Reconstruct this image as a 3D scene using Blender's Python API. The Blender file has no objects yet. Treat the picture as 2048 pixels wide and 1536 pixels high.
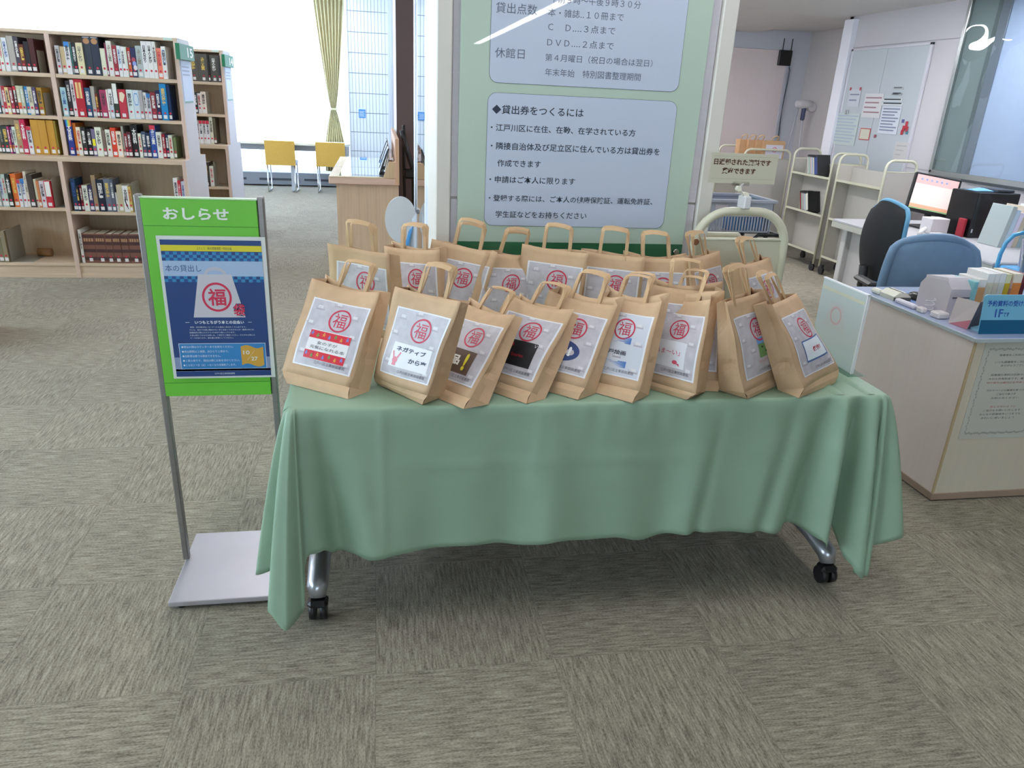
import bpy, math, random
from mathutils import Vector, Matrix, noise
random.seed(7)
sc = bpy.context.scene
COL = sc.collection
PI = math.pi
# ------------------------------------------------------------------ camera, world, exposure
CR = Vector((0.98478614, -0.1676838, 0.04558955)); CU = Vector((0.01886085, 0.36394802, 0.93122828)); CF = Vector((0.17274413, 0.91620084, -0.36157362))
CAM = Vector((0, 0, 1.493)); FPX = 1469.5
cd = bpy.data.cameras.new('camera'); cam = bpy.data.objects.new('camera', cd); COL.objects.link(cam)
cam.matrix_world = Matrix(((CR.x, CU.x, -CF.x, CAM.x), (CR.y, CU.y, -CF.y, CAM.y), (CR.z, CU.z, -CF.z, CAM.z), (0, 0, 0, 1)))
cd.sensor_width = 36; cd.lens = 36 * FPX / 2048; cd.clip_start = .05; cd.clip_end = 100
sc.camera = cam
sc.view_settings.view_transform = 'Standard'; sc.view_settings.look = 'None'; sc.view_settings.gamma = 1
sc.view_settings.use_curve_mapping = False; sc.view_settings.exposure = 1.05
sc.cycles.use_denoising = True; sc.cycles.max_bounces = 8; sc.cycles.transparent_max_bounces = 12
sc.cycles.sample_clamp_indirect = 6; sc.cycles.caustics_reflective = False; sc.cycles.caustics_refractive = False
wd = bpy.data.worlds.new('overcast_sky'); sc.world = wd; wd.use_nodes = True
bg = wd.node_tree.nodes['Background']; bg.inputs[0].default_value = (.84, .92, 1, 1); bg.inputs[1].default_value = SKY = 6.0
LAMP = 10.0            # radiance of the ceiling tubes

def pix(p):
    d = Vector(p) - CAM; z = d.dot(CF)
    if z <= .01: return None
    return 1024 + FPX * d.dot(CR) / z, 768 - FPX * d.dot(CU) / z

# ------------------------------------------------------------------ materials
def lin(h):
    if not isinstance(h, str): return tuple(h)
    c = [int(h[i:i + 2], 16) / 255 for i in (0, 2, 4)]
    return tuple(x / 12.92 if x <= .04045 else ((x + .055) / 1.055) ** 2.4 for x in c)
_m = {}
def M(hexc, rough=.6, metal=0., kind='plain', amt=.12, scale=(20, 20, 20), spec=.5, bump=0., coat=0., emit=0.):
    key = (hexc, rough, metal, kind, amt, scale, spec, bump, coat, emit)
    if key in _m: return _m[key]
    m = bpy.data.materials.new('%s_%s' % (kind, hexc)); m.use_nodes = True; nt = m.node_tree; N = nt.nodes; L = nt.links
    b = N['Principled BSDF']; c = lin(hexc)
    b.inputs['Base Color'].default_value = (*c, 1); b.inputs['Roughness'].default_value = rough; b.inputs['Metallic'].default_value = metal
    b.inputs['Specular IOR Level'].default_value = spec; b.inputs['Coat Weight'].default_value = coat; b.inputs['Coat Roughness'].default_value = .008
    if emit: b.inputs['Emission Color'].default_value = (*c, 1); b.inputs['Emission Strength'].default_value = emit
    if kind != 'plain' or True:
        tc = N.new('ShaderNodeTexCoord'); mp = N.new('ShaderNodeMapping'); mp.inputs['Scale'].default_value = scale
        nz = N.new('ShaderNodeTexNoise'); nz.inputs['Scale'].default_value = 1; nz.inputs['Detail'].default_value = 3
        L.new(tc.outputs['Object'], mp.inputs[0]); L.new(mp.outputs[0], nz.inputs[0])
        if kind in ('wood', 'cloth', 'paper', 'wall', 'brushed'):
            mr = N.new('ShaderNodeMapRange'); mr.inputs[1].default_value = .3; mr.inputs[2].default_value = .7
            mr.inputs[3].default_value = 1 - amt; mr.inputs[4].default_value = 1 + amt * .6
            mx = N.new('ShaderNodeMix'); mx.data_type = 'RGBA'; mx.blend_type = 'MULTIPLY'; mx.inputs[0].default_value = 1
            mx.inputs[6].default_value = (*c, 1); L.new(nz.outputs[0], mr.inputs[0]); L.new(mr.outputs[0], mx.inputs[7]); L.new(mx.outputs[2], b.inputs['Base Color'])
        if bump:
            bp = N.new('ShaderNodeBump'); bp.inputs['Strength'].default_value = bump; bp.inputs['Distance'].default_value = .002
            L.new(nz.outputs[0], bp.inputs['Height']); L.new(bp.outputs[0], b.inputs['Normal'])
    _m[key] = m; return m
def wood(h, rough=.45, grain='z', amt=.10):
    s = {'z': (60, 60, 3), 'x': (3, 60, 60), 'y': (60, 3, 60)}[grain]
    return M(h, rough, 0, 'wood', amt, s)
def brushed(h, rough=.35, metal=.9): return M(h, rough, metal, 'brushed', .06, (4, 4, 200))
def sheer_mat(hexc, trans, opac, name):
    m = bpy.data.materials.new(name); m.use_nodes = True; nt = m.node_tree; N = nt.nodes; L = nt.links; N.remove(N['Principled BSDF'])
    o = N['Material Output']; d = N.new('ShaderNodeBsdfDiffuse'); t = N.new('ShaderNodeBsdfTranslucent'); tp = N.new('ShaderNodeBsdfTransparent')
    d.inputs[0].default_value = (*lin(hexc), 1); t.inputs[0].default_value = (*lin(hexc), 1)
    a = N.new('ShaderNodeMixShader'); b = N.new('ShaderNodeMixShader'); a.inputs[0].default_value = trans; b.inputs[0].default_value = opac
    L.new(d.outputs[0], a.inputs[1]); L.new(t.outputs[0], a.inputs[2]); L.new(tp.outputs[0], b.inputs[1]); L.new(a.outputs[0], b.inputs[2]); L.new(b.outputs[0], o.inputs[0])
    return m
def glass_mat(name, tint='ffffff', rough=.0, ior=1.5, mult=1.0, bump=0, bscale=3):
    m = bpy.data.materials.new(name); m.use_nodes = True; nt = m.node_tree; N = nt.nodes; L = nt.links; N.remove(N['Principled BSDF'])
    o = N['Material Output']; g = N.new('ShaderNodeBsdfGlossy'); g.inputs['Roughness'].default_value = rough; tp = N.new('ShaderNodeBsdfTransparent')
    tp.inputs[0].default_value = (*lin(tint), 1); fr = N.new('ShaderNodeFresnel'); gm = N.new('ShaderNodeNewGeometry'); io = N.new('ShaderNodeMapRange'); io.inputs[3].default_value = ior; io.inputs[4].default_value = 1 / ior
    L.new(gm.outputs['Backfacing'], io.inputs[0]); L.new(io.outputs[0], fr.inputs[0]); mx = N.new('ShaderNodeMixShader')
    mu = N.new('ShaderNodeMath'); mu.operation = 'MULTIPLY'; mu.inputs[1].default_value = mult; mu.use_clamp = True
    L.new(fr.outputs[0], mu.inputs[0]); L.new(mu.outputs[0], mx.inputs[0]); L.new(tp.outputs[0], mx.inputs[1]); L.new(g.outputs[0], mx.inputs[2]); L.new(mx.outputs[0], o.inputs[0])
    if bump:
        tc = N.new('ShaderNodeTexCoord'); nz = N.new('ShaderNodeTexNoise'); nz.inputs['Scale'].default_value = bscale; nz.inputs['Detail'].default_value = 0
        bp = N.new('ShaderNodeBump'); bp.inputs['Strength'].default_value = bump; bp.inputs['Distance'].default_value = .03
        L.new(tc.outputs['Object'], nz.inputs[0]); L.new(nz.outputs[0], bp.inputs['Height']); L.new(bp.outputs[0], g.inputs['Normal']); L.new(bp.outputs[0], fr.inputs['Normal'])
    return m
def emit_mat(hexc, s, name):
    m = bpy.data.materials.new(name); m.use_nodes = True; N = m.node_tree.nodes; N.remove(N['Principled BSDF']); e = N.new('ShaderNodeEmission')
    e.inputs[0].default_value = (*lin(hexc), 1); e.inputs[1].default_value = s; m.node_tree.links.new(e.outputs[0], N['Material Output'].inputs[0]); return m

# ------------------------------------------------------------------ mesh collector
class MB:
    def __init__(s): s.v = []; s.f = []; s.m = []; s.sm = []
    def add(s, vs, fs, mi=0, smooth=False):
        n = len(s.v); s.v += [Vector(p) for p in vs]
        for f in fs: s.f.append([n + i for i in f]); s.m.append(mi); s.sm.append(smooth)
        return s
    def box(s, x0, x1, y0, y1, z0, z1, mi=0, c=0.0, mat=None):
        if x0 > x1: x0, x1 = x1, x0
        if y0 > y1: y0, y1 = y1, y0
        if z0 > z1: z0, z1 = z1, z0
        if c <= 0:
            vs = [(x, y, z) for z in (z0, z1) for y in (y0, y1) for x in (x0, x1)]
            fs = [(0, 2, 3, 1), (4, 5, 7, 6), (0, 1, 5, 4), (2, 6, 7, 3), (0, 4, 6, 2), (1, 3, 7, 5)]
        else:
            c = min(c, (x1 - x0) * .45, (y1 - y0) * .45, (z1 - z0) * .45)
            lo = (x0, y0, z0); hi = (x1, y1, z1); vs = []; idx = {}
            for a in (0, 1):
                for b in (0, 1):
                    for d in (0, 1):
                        for ax in range(3):      # vertex lying on the face normal to ax
                            bits = (a, b, d); p = []
                            for k in range(3):
                                e = hi[k] if bits[k] else lo[k]
                                if k != ax: e += -c if bits[k] else c
                                p.append(e)
                            idx[(bits, ax)] = len(vs); vs.append(tuple(p))
            fs = []
            for ax in range(3):
                o1, o2 = [k for k in range(3) if k != ax]
                for sd in (0, 1):
                    q = []
                    for u, w in ((0, 0), (1, 0), (1, 1), (0, 1)):
                        b = [0, 0, 0]; b[ax] = sd; b[o1] = u; b[o2] = w; q.append(idx[(tuple(b), ax)])
                    fs.append(q)
            for ax in range(3):                   # edges parallel to ax
                o1, o2 = [k for k in range(3) if k != ax]
                for u in (0, 1):
                    for w in (0, 1):
                        b0 = [0, 0, 0]; b0[o1] = u; b0[o2] = w; b1 = list(b0); b1[ax] = 1; b0 = tuple(b0); b1 = tuple(b1)
                        fs.append([idx[(b0, o1)], idx[(b1, o1)], idx[(b1, o2)], idx[(b0, o2)]])
            for a in (0, 1):
                for b in (0, 1):
                    for d in (0, 1): fs.append([idx[((a, b, d), k)] for k in range(3)])
        if mat is not None: vs = [mat @ Vector(p) for p in vs]
        return s.add(vs, fs, mi)
    def tube(s, path, r, n=8, mi=0, closed=False, caps=True, flat=1.0):
        path = [Vector(p) for p in path]; k = len(path); base = len(s.v); prev = None; rr = r if isinstance(r, (list, tuple)) else [r] * k
        for i, p in enumerate(path):
            a = path[(i - 1) % k] if (closed or i > 0) else p; b = path[(i + 1) % k] if (closed or i < k - 1) else p
            t = (b - a).normalized()
            if prev is None:
                up = Vector((0, 0, 1)) if abs(t.z) < .9 else Vector((0, 1, 0)); u = t.cross(up).normalized()
            else: u = (prev - t * prev.dot(t)).normalized()
            prev = u; w = t.cross(u)
            for j in range(n):
                an = 2 * PI * j / n; s.v.append(p + u * math.cos(an) * rr[i] + w * math.sin(an) * rr[i] * flat)
        for i in range(k if closed else k - 1):
            for j in range(n):
                a = base + i * n + j; b = base + i * n + (j + 1) % n; c = base + ((i + 1) % k) * n + (j + 1) % n; d = base + ((i + 1) % k) * n + j
                s.f.append([a, b, c, d]); s.m.append(mi); s.sm.append(True)
        if caps and not closed:
            s.f.append([base + j for j in range(n)][::-1]); s.m.append(mi); s.sm.append(False)
            s.f.append([base + (k - 1) * n + j for j in range(n)]); s.m.append(mi); s.sm.append(False)
        return s
    def cyl(s, p0, p1, r, n=16, mi=0): return s.tube([p0, p1], r, n, mi)
    def prism(s, poly, fn, t, mi=0):
        # poly: 2D points; fn(a,b,c)->3D ; c from 0 to t
        n = len(poly); base = len(s.v)
        for c in (0, t):
            for a, b in poly: s.v.append(Vector(fn(a, b, c)))
        s.f.append([base + i for i in range(n)][::-1]); s.m.append(mi); s.sm.append(False)
        s.f.append([base + n + i for i in range(n)]); s.m.append(mi); s.sm.append(False)
        for i in range(n):
            j = (i + 1) % n; s.f.append([base + i, base + j, base + n + j, base + n + i]); s.m.append(mi); s.sm.append(False)
        return s
    def grid(s, fn, nu, nv, mi=0, smooth=True):
        base = len(s.v)
        for j in range(nv + 1):
            for i in range(nu + 1): s.v.append(Vector(fn(i / nu, j / nv)))
        for j in range(nv):
            for i in range(nu):
                a = base + j * (nu + 1) + i; s.f.append([a, a + 1, a + nu + 2, a + nu + 1]); s.m.append(mi); s.sm.append(smooth)
        return s
    def xform(s, mt): s.v = [mt @ p for p in s.v]; return s
def setp(o, label=None, cat=None, group=None, kind=None):
    if label: o['label'] = label
    if cat: o['category'] = cat
    if group: o['group'] = group
    if kind: o['kind'] = kind
    return o
ORG = {}
def thing(name, label, cat, loc=(0, 0, 0), group=None, rz=0):
    o = bpy.data.objects.new(name, None); COL.objects.link(o); o.location = loc; o.rotation_euler = (0, 0, rz); o.empty_display_size = .05
    ORG[o.name] = Vector(loc) if not rz else Vector((0, 0, 0)); return setp(o, label, cat, group)
def mesh(name, mb, mats, off=Vector((0, 0, 0))):
    me = bpy.data.meshes.new(name); me.from_pydata([tuple(p - off) for p in mb.v], [], mb.f)
    if not isinstance(mats, (list, tuple)): mats = [mats]
    for m in mats: me.materials.append(m)
    me.polygons.foreach_set('material_index', mb.m); me.polygons.foreach_set('use_smooth', mb.sm); me.update()
    return me
def part(name, mb, mats, parent=None, label=None, kind=None, local=False, solid=0):
    """mesh object in world coordinates (or in the parent's frame when local) under parent"""
    if parent is None:
        xs = [p.x for p in mb.v]; ys = [p.y for p in mb.v]; zs = [p.z for p in mb.v]
        off = Vector(((min(xs) + max(xs)) / 2, (min(ys) + max(ys)) / 2, min(zs)))
    else: off = Vector((0, 0, 0)) if local else ORG[parent.name]
    me = mesh(name, mb, mats, off); o = bpy.data.objects.new(name, me); COL.objects.link(o); o.parent = parent
    if parent is None: o.location = off
    ORG[o.name] = off
    if label: o['label'] = label
    if kind: o['kind'] = kind
    if solid:
        sd = o.modifiers.new('s', 'SOLIDIFY'); sd.thickness = solid; sd.offset = 0
    return o
def one(name, mb, mats, label, cat, group=None, solid=0):
    return setp(part(name, mb, mats, solid=solid), label, cat, group)
def struct(name, mb, mats, parent=None):
    o = part(name, mb, mats, parent)
    if parent is None: o['kind'] = 'structure'
    return o
def kids(o): return [c for c in bpy.data.objects if c.parent == o]
def dup(tree, loc, label=None, group=None, rz=None, parent=None):
    """tree = (object, [subtrees])"""
    o, ch = tree; r = o.copy(); COL.objects.link(r); r.parent = parent
    if loc is not None: r.location = loc
    if label: r['label'] = label
    if group: r['group'] = group
    if rz is not None: r.rotation_euler = (0, 0, rz)
    for c in ch: dup(c, None, parent=r)
    return r
def tree(o): return (o, [tree(c) for c in kids(o)])
# ------------------------------------------------------------------ lettering
_t = {}
def glyphs(body, bold=0., vertical=False):
    key = (body, bold, vertical)
    if key in _t: return _t[key]
    c = bpy.data.curves.new('lettering', 'FONT'); c.body = '\n'.join(body) if vertical else body; c.size = 1; c.resolution_u = 2; c.offset = bold
    if vertical: c.align_x = 'CENTER'; c.space_line = .85
    o = bpy.data.objects.new('lettering', c); COL.objects.link(o); dg = bpy.context.evaluated_depsgraph_get(); dg.update()
    ev = o.evaluated_get(dg); me = ev.to_mesh(); vs = [(p.co.x, p.co.y) for p in me.vertices]; fs = [list(p.vertices) for p in me.polygons]
    ev.to_mesh_clear(); bpy.data.objects.remove(o); bpy.data.curves.remove(c)
    xs = [v[0] for v in vs] or [0, 1]; ys = [v[1] for v in vs] or [0, 1]
    x0, x1, y0, y1 = min(xs), max(xs), min(ys), max(ys)
    _t[key] = ([((x - x0) / (x1 - x0), (y - y0) / (y1 - y0)) for x, y in vs], fs, (x1 - x0, y1 - y0)); return _t[key]
def put_text(mb, body, fn, a0, a1, b0, b1=None, bold=0., mi=0, vertical=False, height=None):
    """fit text into a0..a1 horizontally and b0..b1 vertically of the 2D->3D map fn"""
    vs, fs, (w, h) = glyphs(body, bold, vertical)
    if b1 is None: b1 = b0 + (a1 - a0) * h / w
    mb.add([fn(a0 + x * (a1 - a0), b0 + y * (b1 - b0)) for x, y in vs], fs, mi); return mb
def ring(mb, fn, ca, cb, ra, rb, wa=.14, n=28, mi=0):
    o = []; 
    for k in range(n):
        an = 2 * PI * k / n; o.append((ca + ra * math.cos(an), cb + rb * math.sin(an)))
    i_ = [(ca + (x - ca) * (1 - wa), cb + (y - cb) * (1 - wa)) for x, y in o]
    mb.add([fn(*p) for p in o + i_], [(k, (k + 1) % n, n + (k + 1) % n, n + k) for k in range(n)], mi); return mb
def rect(mb, fn, a0, a1, b0, b1, mi=0, n=1, m=1):
    return mb.grid(lambda u, v: fn(a0 + u * (a1 - a0), b0 + v * (b1 - b0)), n, m, mi, False)
def rrect(a0, a1, b0, b1, r, n=6):
    pts = []
    for cx, cy, s in ((a1 - r, b1 - r, 0), (a0 + r, b1 - r, 1), (a0 + r, b0 + r, 2), (a1 - r, b0 + r, 3)):
        for k in range(n + 1):
            an = (s + k / n) * PI / 2; pts.append((cx + r * math.cos(an), cy + r * math.sin(an)))
    return pts
def poly(mb, fn, pts, mi=0): mb.add([fn(*p) for p in pts], [list(range(len(pts)))], mi); return mb
ORD = ['', 'first', 'second', 'third', 'fourth', 'fifth', 'sixth', 'seventh', 'eighth', 'ninth', 'tenth', 'eleventh', 'twelfth', 'thirteenth', 'fourteenth', 'fifteenth', 'sixteenth', 'seventeenth', 'eighteenth', 'nineteenth', 'twentieth', 'twenty-first', 'twenty-second', 'twenty-third', 'twenty-fourth', 'twenty-fifth', 'twenty-sixth']
INK = M('26282e', .6); WHITE = M('e8e8e6', .5)
BAGS = {
 'B1': [[-0.271,2.035,0.706],[-0.095,1.905,0.706],[-0.039,1.964,0.705],[-0.206,2.103,0.706],[-0.285,2.053,0.739],[-0.09,1.929,0.73],[-0.195,2.164,0.98],[-0.003,2.046,0.97],[0.027,2.088,0.954],[-0.162,2.208,0.981]],
 'B2': [[-0.016,2.015,0.706],[0.104,1.851,0.707],[0.165,1.908,0.706],[0.048,2.088,0.706],[-0.027,2.001,0.733],[0.116,1.834,0.74],[0.037,1.985,1.002],[0.2,1.823,1.003],[0.224,1.858,0.985],[0.072,2.022,0.998]],
 'B3': [[0.08,1.983,0.706],[0.213,1.815,0.707],[0.284,1.844,0.706],[0.161,2.023,0.706],[0.092,2.006,0.73],[0.233,1.83,0.729],[0.23,2.155,0.917],[0.375,1.981,0.922],[0.404,2.021,0.902],[0.268,2.197,0.917]],
 'B4': [[0.249,2.003,0.706],[0.39,1.841,0.707],[0.451,1.876,0.705],[0.322,2.051,0.706],[0.253,2.027,0.733],[0.407,1.864,0.733],[0.383,2.163,0.933],[0.554,2.009,0.928],[0.587,2.045,0.898],[0.427,2.201,0.932]],
 'B5': [[0.388,2.009,0.706],[0.543,1.86,0.707],[0.607,1.907,0.705],[0.461,2.068,0.706],[0.4,2.029,0.732],[0.566,1.876,0.734],[0.507,2.154,0.951],[0.679,2.005,0.946],[0.713,2.042,0.957],[0.544,2.191,0.967]],
 'B6': [[0.539,1.979,0.706],[0.693,1.828,0.707],[0.762,1.885,0.706],[0.612,2.041,0.706],[0.559,2.0,0.726],[0.715,1.839,0.737],[0.661,2.135,0.942],[0.798,1.964,0.969],[0.837,1.997,0.98],[0.698,2.172,0.96]],
 'B7': [[0.719,2.006,0.706],[0.863,1.844,0.706],[0.944,1.902,0.706],[0.8,2.063,0.706],[0.746,2.002,0.722],[0.876,1.822,0.733],[0.847,2.128,0.947],[0.936,1.932,0.979],[0.976,1.961,1.002],[0.884,2.163,0.974]],
 'B8': [[0.777,1.958,0.706],[0.985,1.899,0.706],[1.014,1.996,0.706],[0.806,2.056,0.706],[0.781,1.984,0.733],[0.997,1.921,0.73],[0.801,2.083,0.989],[1.017,2.021,0.983],[1.032,2.07,0.998],[0.816,2.133,1.001]],
 'B9': [[1.049,1.839,0.706],[1.229,1.959,0.706],[1.169,2.036,0.706],[0.992,1.91,0.706],[1.026,1.825,0.733],[1.21,1.953,0.736],[0.941,1.845,0.996],[1.124,1.978,1.0],[1.101,2.023,1.0],[0.929,1.881,0.987]],
 'B10': [[1.212,1.837,0.706],[1.401,1.95,0.706],[1.359,2.033,0.706],[1.183,1.907,0.705],[1.224,1.841,0.735],[1.415,1.966,0.746],[1.103,1.882,0.98],[1.265,2.035,0.974],[1.222,2.07,0.971],[1.058,1.914,0.97]],
 'C1': [[-0.16,2.426,0.706],[0.028,2.319,0.706],[0.084,2.405,0.706],[-0.105,2.511,0.706],[-0.159,2.447,0.739],[0.038,2.338,0.736],[-0.173,2.492,1.022],[0.026,2.385,1.011],[0.061,2.425,0.996],[-0.139,2.531,1.008]],
 'C2': [[0.004,2.494,0.706],[0.198,2.398,0.706],[0.246,2.488,0.706],[0.052,2.584,0.706],[0.011,2.522,0.732],[0.207,2.415,0.737],[0.013,2.61,0.993],[0.194,2.486,1.006],[0.224,2.529,1.008],[0.038,2.655,1.0]],
 'C3': [[0.109,2.5,0.706],[0.3,2.399,0.706],[0.347,2.489,0.706],[0.157,2.59,0.706],[0.116,2.516,0.743],[0.316,2.417,0.734],[0.177,2.554,1.03],[0.393,2.466,1.002],[0.41,2.515,0.999],[0.201,2.599,1.013]],
 'C4': [[0.27,2.39,0.706],[0.485,2.406,0.706],[0.475,2.507,0.706],[0.26,2.491,0.706],[0.267,2.409,0.738],[0.488,2.437,0.731],[0.35,2.475,1.002],[0.556,2.529,0.983],[0.572,2.579,0.979],[0.351,2.527,0.996]],
 'C5': [[0.458,2.462,0.706],[0.653,2.369,0.706],[0.697,2.461,0.706],[0.502,2.554,0.706],[0.463,2.481,0.74],[0.667,2.388,0.736],[0.487,2.52,1.024],[0.704,2.43,1.01],[0.721,2.48,1.007],[0.512,2.565,1.014]],
 'C6': [[0.657,2.394,0.706],[0.865,2.334,0.706],[0.894,2.432,0.706],[0.687,2.493,0.706],[0.661,2.418,0.737],[0.877,2.355,0.733],[0.689,2.478,1.013],[0.903,2.415,1.002],[0.919,2.465,1.006],[0.703,2.528,1.01]],
 'C7': [[0.85,2.353,0.706],[1.062,2.314,0.706],[1.082,2.414,0.706],[0.869,2.454,0.706],[0.848,2.378,0.734],[1.069,2.337,0.735],[0.838,2.441,1.002],[1.059,2.401,1.004],[1.068,2.452,1.008],[0.847,2.492,1.007]],
 'C8': [[1.108,2.31,0.706],[1.284,2.435,0.706],[1.223,2.517,0.706],[1.048,2.392,0.706],[1.093,2.326,0.736],[1.275,2.458,0.736],[1.053,2.389,1.004],[1.228,2.529,1.007],[1.195,2.569,1.005],[1.018,2.429,1.001]],
 'C9': [[1.316,2.259,0.706],[1.497,2.378,0.706],[1.444,2.465,0.706],[1.265,2.345,0.706],[1.297,2.274,0.735],[1.483,2.399,0.737],[1.219,2.333,0.996],[1.403,2.464,0.999],[1.379,2.509,0.998],[1.201,2.373,0.991]],
}
# ------------------------------------------------------------------ setting: light, shell
CEIL = 2.85; SCEIL = 2.45
def lamp_mb(L=1.16, W=.16):
    a = MB().box(-W / 2 - .02, W / 2 + .02, -L / 2, L / 2, -.05, 0, 0, .004); return a
lm_em = emit_mat('fdfcff', LAMP, 'lamp_diffuser')
t0 = thing('ceiling_light', 'long fluorescent ceiling light fitting in the reading room ceiling', 'light', (0, 0, CEIL), 'ceiling lights of the reading room')
part('housing', lamp_mb(), M('dcdcdc', .5), t0, local=True)
part('diffuser', MB().box(-.08, .08, -.56, .56, -.058, -.0502, 0), lm_em, t0, local=True)
TL_ = tree(t0); first = True
spots = [(2.6, y) for y in [1.6] + [-6.2 - 1.27 * k for k in range(8)]]
spots += [(x, y) for x in (-4.3, -.75) for y in (-12, -8.5, 1.2, 3.4, 5.2, 7.2, 9.3, 11.4)] + [(.95, 2.05)]  # last fitting, above the table, is added to brighten cloth and counter side
for x, y in spots:
    if first: t0.location = (x, y, CEIL); first = False
    else: dup(TL_, (x, y, CEIL))
ts = thing('ceiling_light', 'unseen ceiling light added to brighten the staff room', 'light', (2.4, 4.6, SCEIL), 'added ceiling lights of the staff room')  # fittings out of view, added to brighten the staff room
part('housing', lamp_mb(), M('dcdcdc', .5), ts, local=True)
part('diffuser', MB().box(-.08, .08, -.56, .56, -.058, -.0502, 0), emit_mat('fdfcff', LAMP * 1.7, 'staff_fill_diffuser'), ts, local=True)
TS_ = tree(ts)
for p in ((2.4, 6.6), (4.1, 4.3), (4.3, 5.2), (2.9, 8.7), (2.0, 7.9)): dup(TS_, (p[0], p[1], SCEIL))

CARP = bpy.data.materials.new('carpet_loop'); CARP.use_nodes = True; nt = CARP.node_tree; N = nt.nodes; L = nt.links; b = N['Principled BSDF']
uv = N.new('ShaderNodeUVMap'); uv.uv_map = 'UVMap'; oi = N.new('ShaderNodeObjectInfo')
mu = N.new('ShaderNodeVectorMath'); mu.operation = 'SCALE'; mu.inputs[0].default_value = (37, 91, 0); L.new(oi.outputs['Random'], mu.inputs['Scale'])
ad = N.new('ShaderNodeVectorMath'); L.new(uv.outputs[0], ad.inputs[0]); L.new(mu.outputs[0], ad.inputs[1])
def nz(scale, detail=2):
    mp = N.new('ShaderNodeMapping'); mp.inputs['Scale'].default_value = scale; L.new(ad.outputs[0], mp.inputs[0])
    n = N.new('ShaderNodeTexNoise'); n.inputs['Scale'].default_value = 1; n.inputs['Detail'].default_value = detail; L.new(mp.outputs[0], n.inputs[0]); return n
ribs = nz((70, 7, 1), 2); fine = nz((150, 60, 1), 1); blot = nz((2, 2, 1), 2)
cr = N.new('ShaderNodeValToRGB'); cr.color_ramp.elements[0].position = .33; cr.color_ramp.elements[1].position = .69
cr.color_ramp.elements[0].color = (*lin('675f52'), 1); cr.color_ramp.elements[1].color = (*lin('b1a995'), 1)
mm = N.new('ShaderNodeMath'); mm.operation = 'MULTIPLY_ADD'; mm.inputs[1].default_value = .6
L.new(ribs.outputs[0], mm.inputs[0]); m2 = N.new('ShaderNodeMath'); m2.operation = 'MULTIPLY'; m2.inputs[1].default_value = .4; L.new(fine.outputs[0], m2.inputs[0]); L.new(m2.outputs[0], mm.inputs[2])
L.new(mm.outputs[0], cr.inputs[0])
m3 = N.new('ShaderNodeMix'); m3.data_type = 'RGBA'; m3.blend_type = 'MULTIPLY'; m3.inputs[0].default_value = 1; mr = N.new('ShaderNodeMapRange')
mr.inputs[1].default_value = .3; mr.inputs[2].default_value = .7; mr.inputs[3].default_value = .93; mr.inputs[4].default_value = 1.06
m4 = N.new('ShaderNodeMath'); m4.operation = 'MULTIPLY_ADD'; m4.inputs[1].default_value = .13; m4.inputs[2].default_value = .93; L.new(oi.outputs['Random'], m4.inputs[0])
m5 = N.new('ShaderNodeMath'); m5.operation = 'MULTIPLY'; L.new(blot.outputs[0], mr.inputs[0]); L.new(mr.outputs[0], m5.inputs[0]); L.new(m4.outputs[0], m5.inputs[1])
L.new(cr.outputs[0], m3.inputs[6]); L.new(m5.outputs[0], m3.inputs[7]); L.new(m3.outputs[2], b.inputs['Base Color'])
b.inputs['Roughness'].default_value = .95; b.inputs['Specular IOR Level'].default_value = .25; b.inputs['Sheen Weight'].default_value = .15
bp = N.new('ShaderNodeBump'); bp.inputs['Strength'].default_value = .5; bp.inputs['Distance'].default_value = .003; L.new(mm.outputs[0], bp.inputs['Height']); L.new(bp.outputs[0], b.inputs['Normal'])

X0, Y0, TS = -1.0345, 1.6257, .5
def tile_geo(flip):
    g = TS / 2 - .0002; e = .0008; v = [(-g, -g, -.0006), (g, -g, -.0006), (g, g, -.0006), (-g, g, -.0006), (-g + e, -g + e, 0), (g - e, -g + e, 0), (g - e, g - e, 0), (-g + e, g - e, 0)]
    f = [(0, 1, 5, 4), (1, 2, 6, 5), (2, 3, 7, 6), (3, 0, 4, 7), (4, 5, 6, 7)]
    def u(p): x, y = p[0] / TS + .5, p[1] / TS + .5; return (y, x) if flip else (x, y)
    return v, f, u
def tile_mesh(cells, name):
    vs = []; fs = []; uvs = []
    for (cx, cy, flip, off) in cells:
        v, f, u = tile_geo(flip); n = len(vs); vs += [(a + cx, b_ + cy, c) for a, b_, c in v]
        for q in f: fs.append([n + i for i in q]); uvs += [(u(v[i])[0] + off, u(v[i])[1] + off * .7) for i in q]
    me = bpy.data.meshes.new(name); me.from_pydata(vs, [], fs); l = me.uv_layers.new(name='UVMap'); l.data.foreach_set('uv', [c for p in uvs for c in p]); me.materials.append(CARP); return me
struct_floor = MB().box(-9, 8, -16.2, 13.2, -.1, -.0004)
fl = part('floor', struct_floor, M('77766b', .95)); fl['kind'] = 'structure'
cells = []
for i in range(-16, 18):
    for j in range(-31, 23):
        cx, cy = X0 + (i + .5) * TS, Y0 + (j + .5) * TS
        pts = [pix((cx + a, cy + b_, 0)) for a in (-.25, .25) for b_ in (-.25, .25)]
        vis = cy > -.2 and all(p and -60 < p[0] < 2108 and -60 < p[1] < 1620 for p in pts) or (cy > 0 and any(p and -20 < p[0] < 2068 and 0 < p[1] < 1560 for p in pts))
        cells.append((vis, cx * cx + cy * cy, cx, cy, (i + j) % 2 == 1))
near = sorted([c for c in cells if c[0]], key=lambda c: c[1])[:298]; nearset = set((c[2], c[3]) for c in near)
mA = tile_mesh([(0, 0, False, 0)], 'carpet_tile'); mB = tile_mesh([(0, 0, True, 0)], 'carpet_tile')
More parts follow.
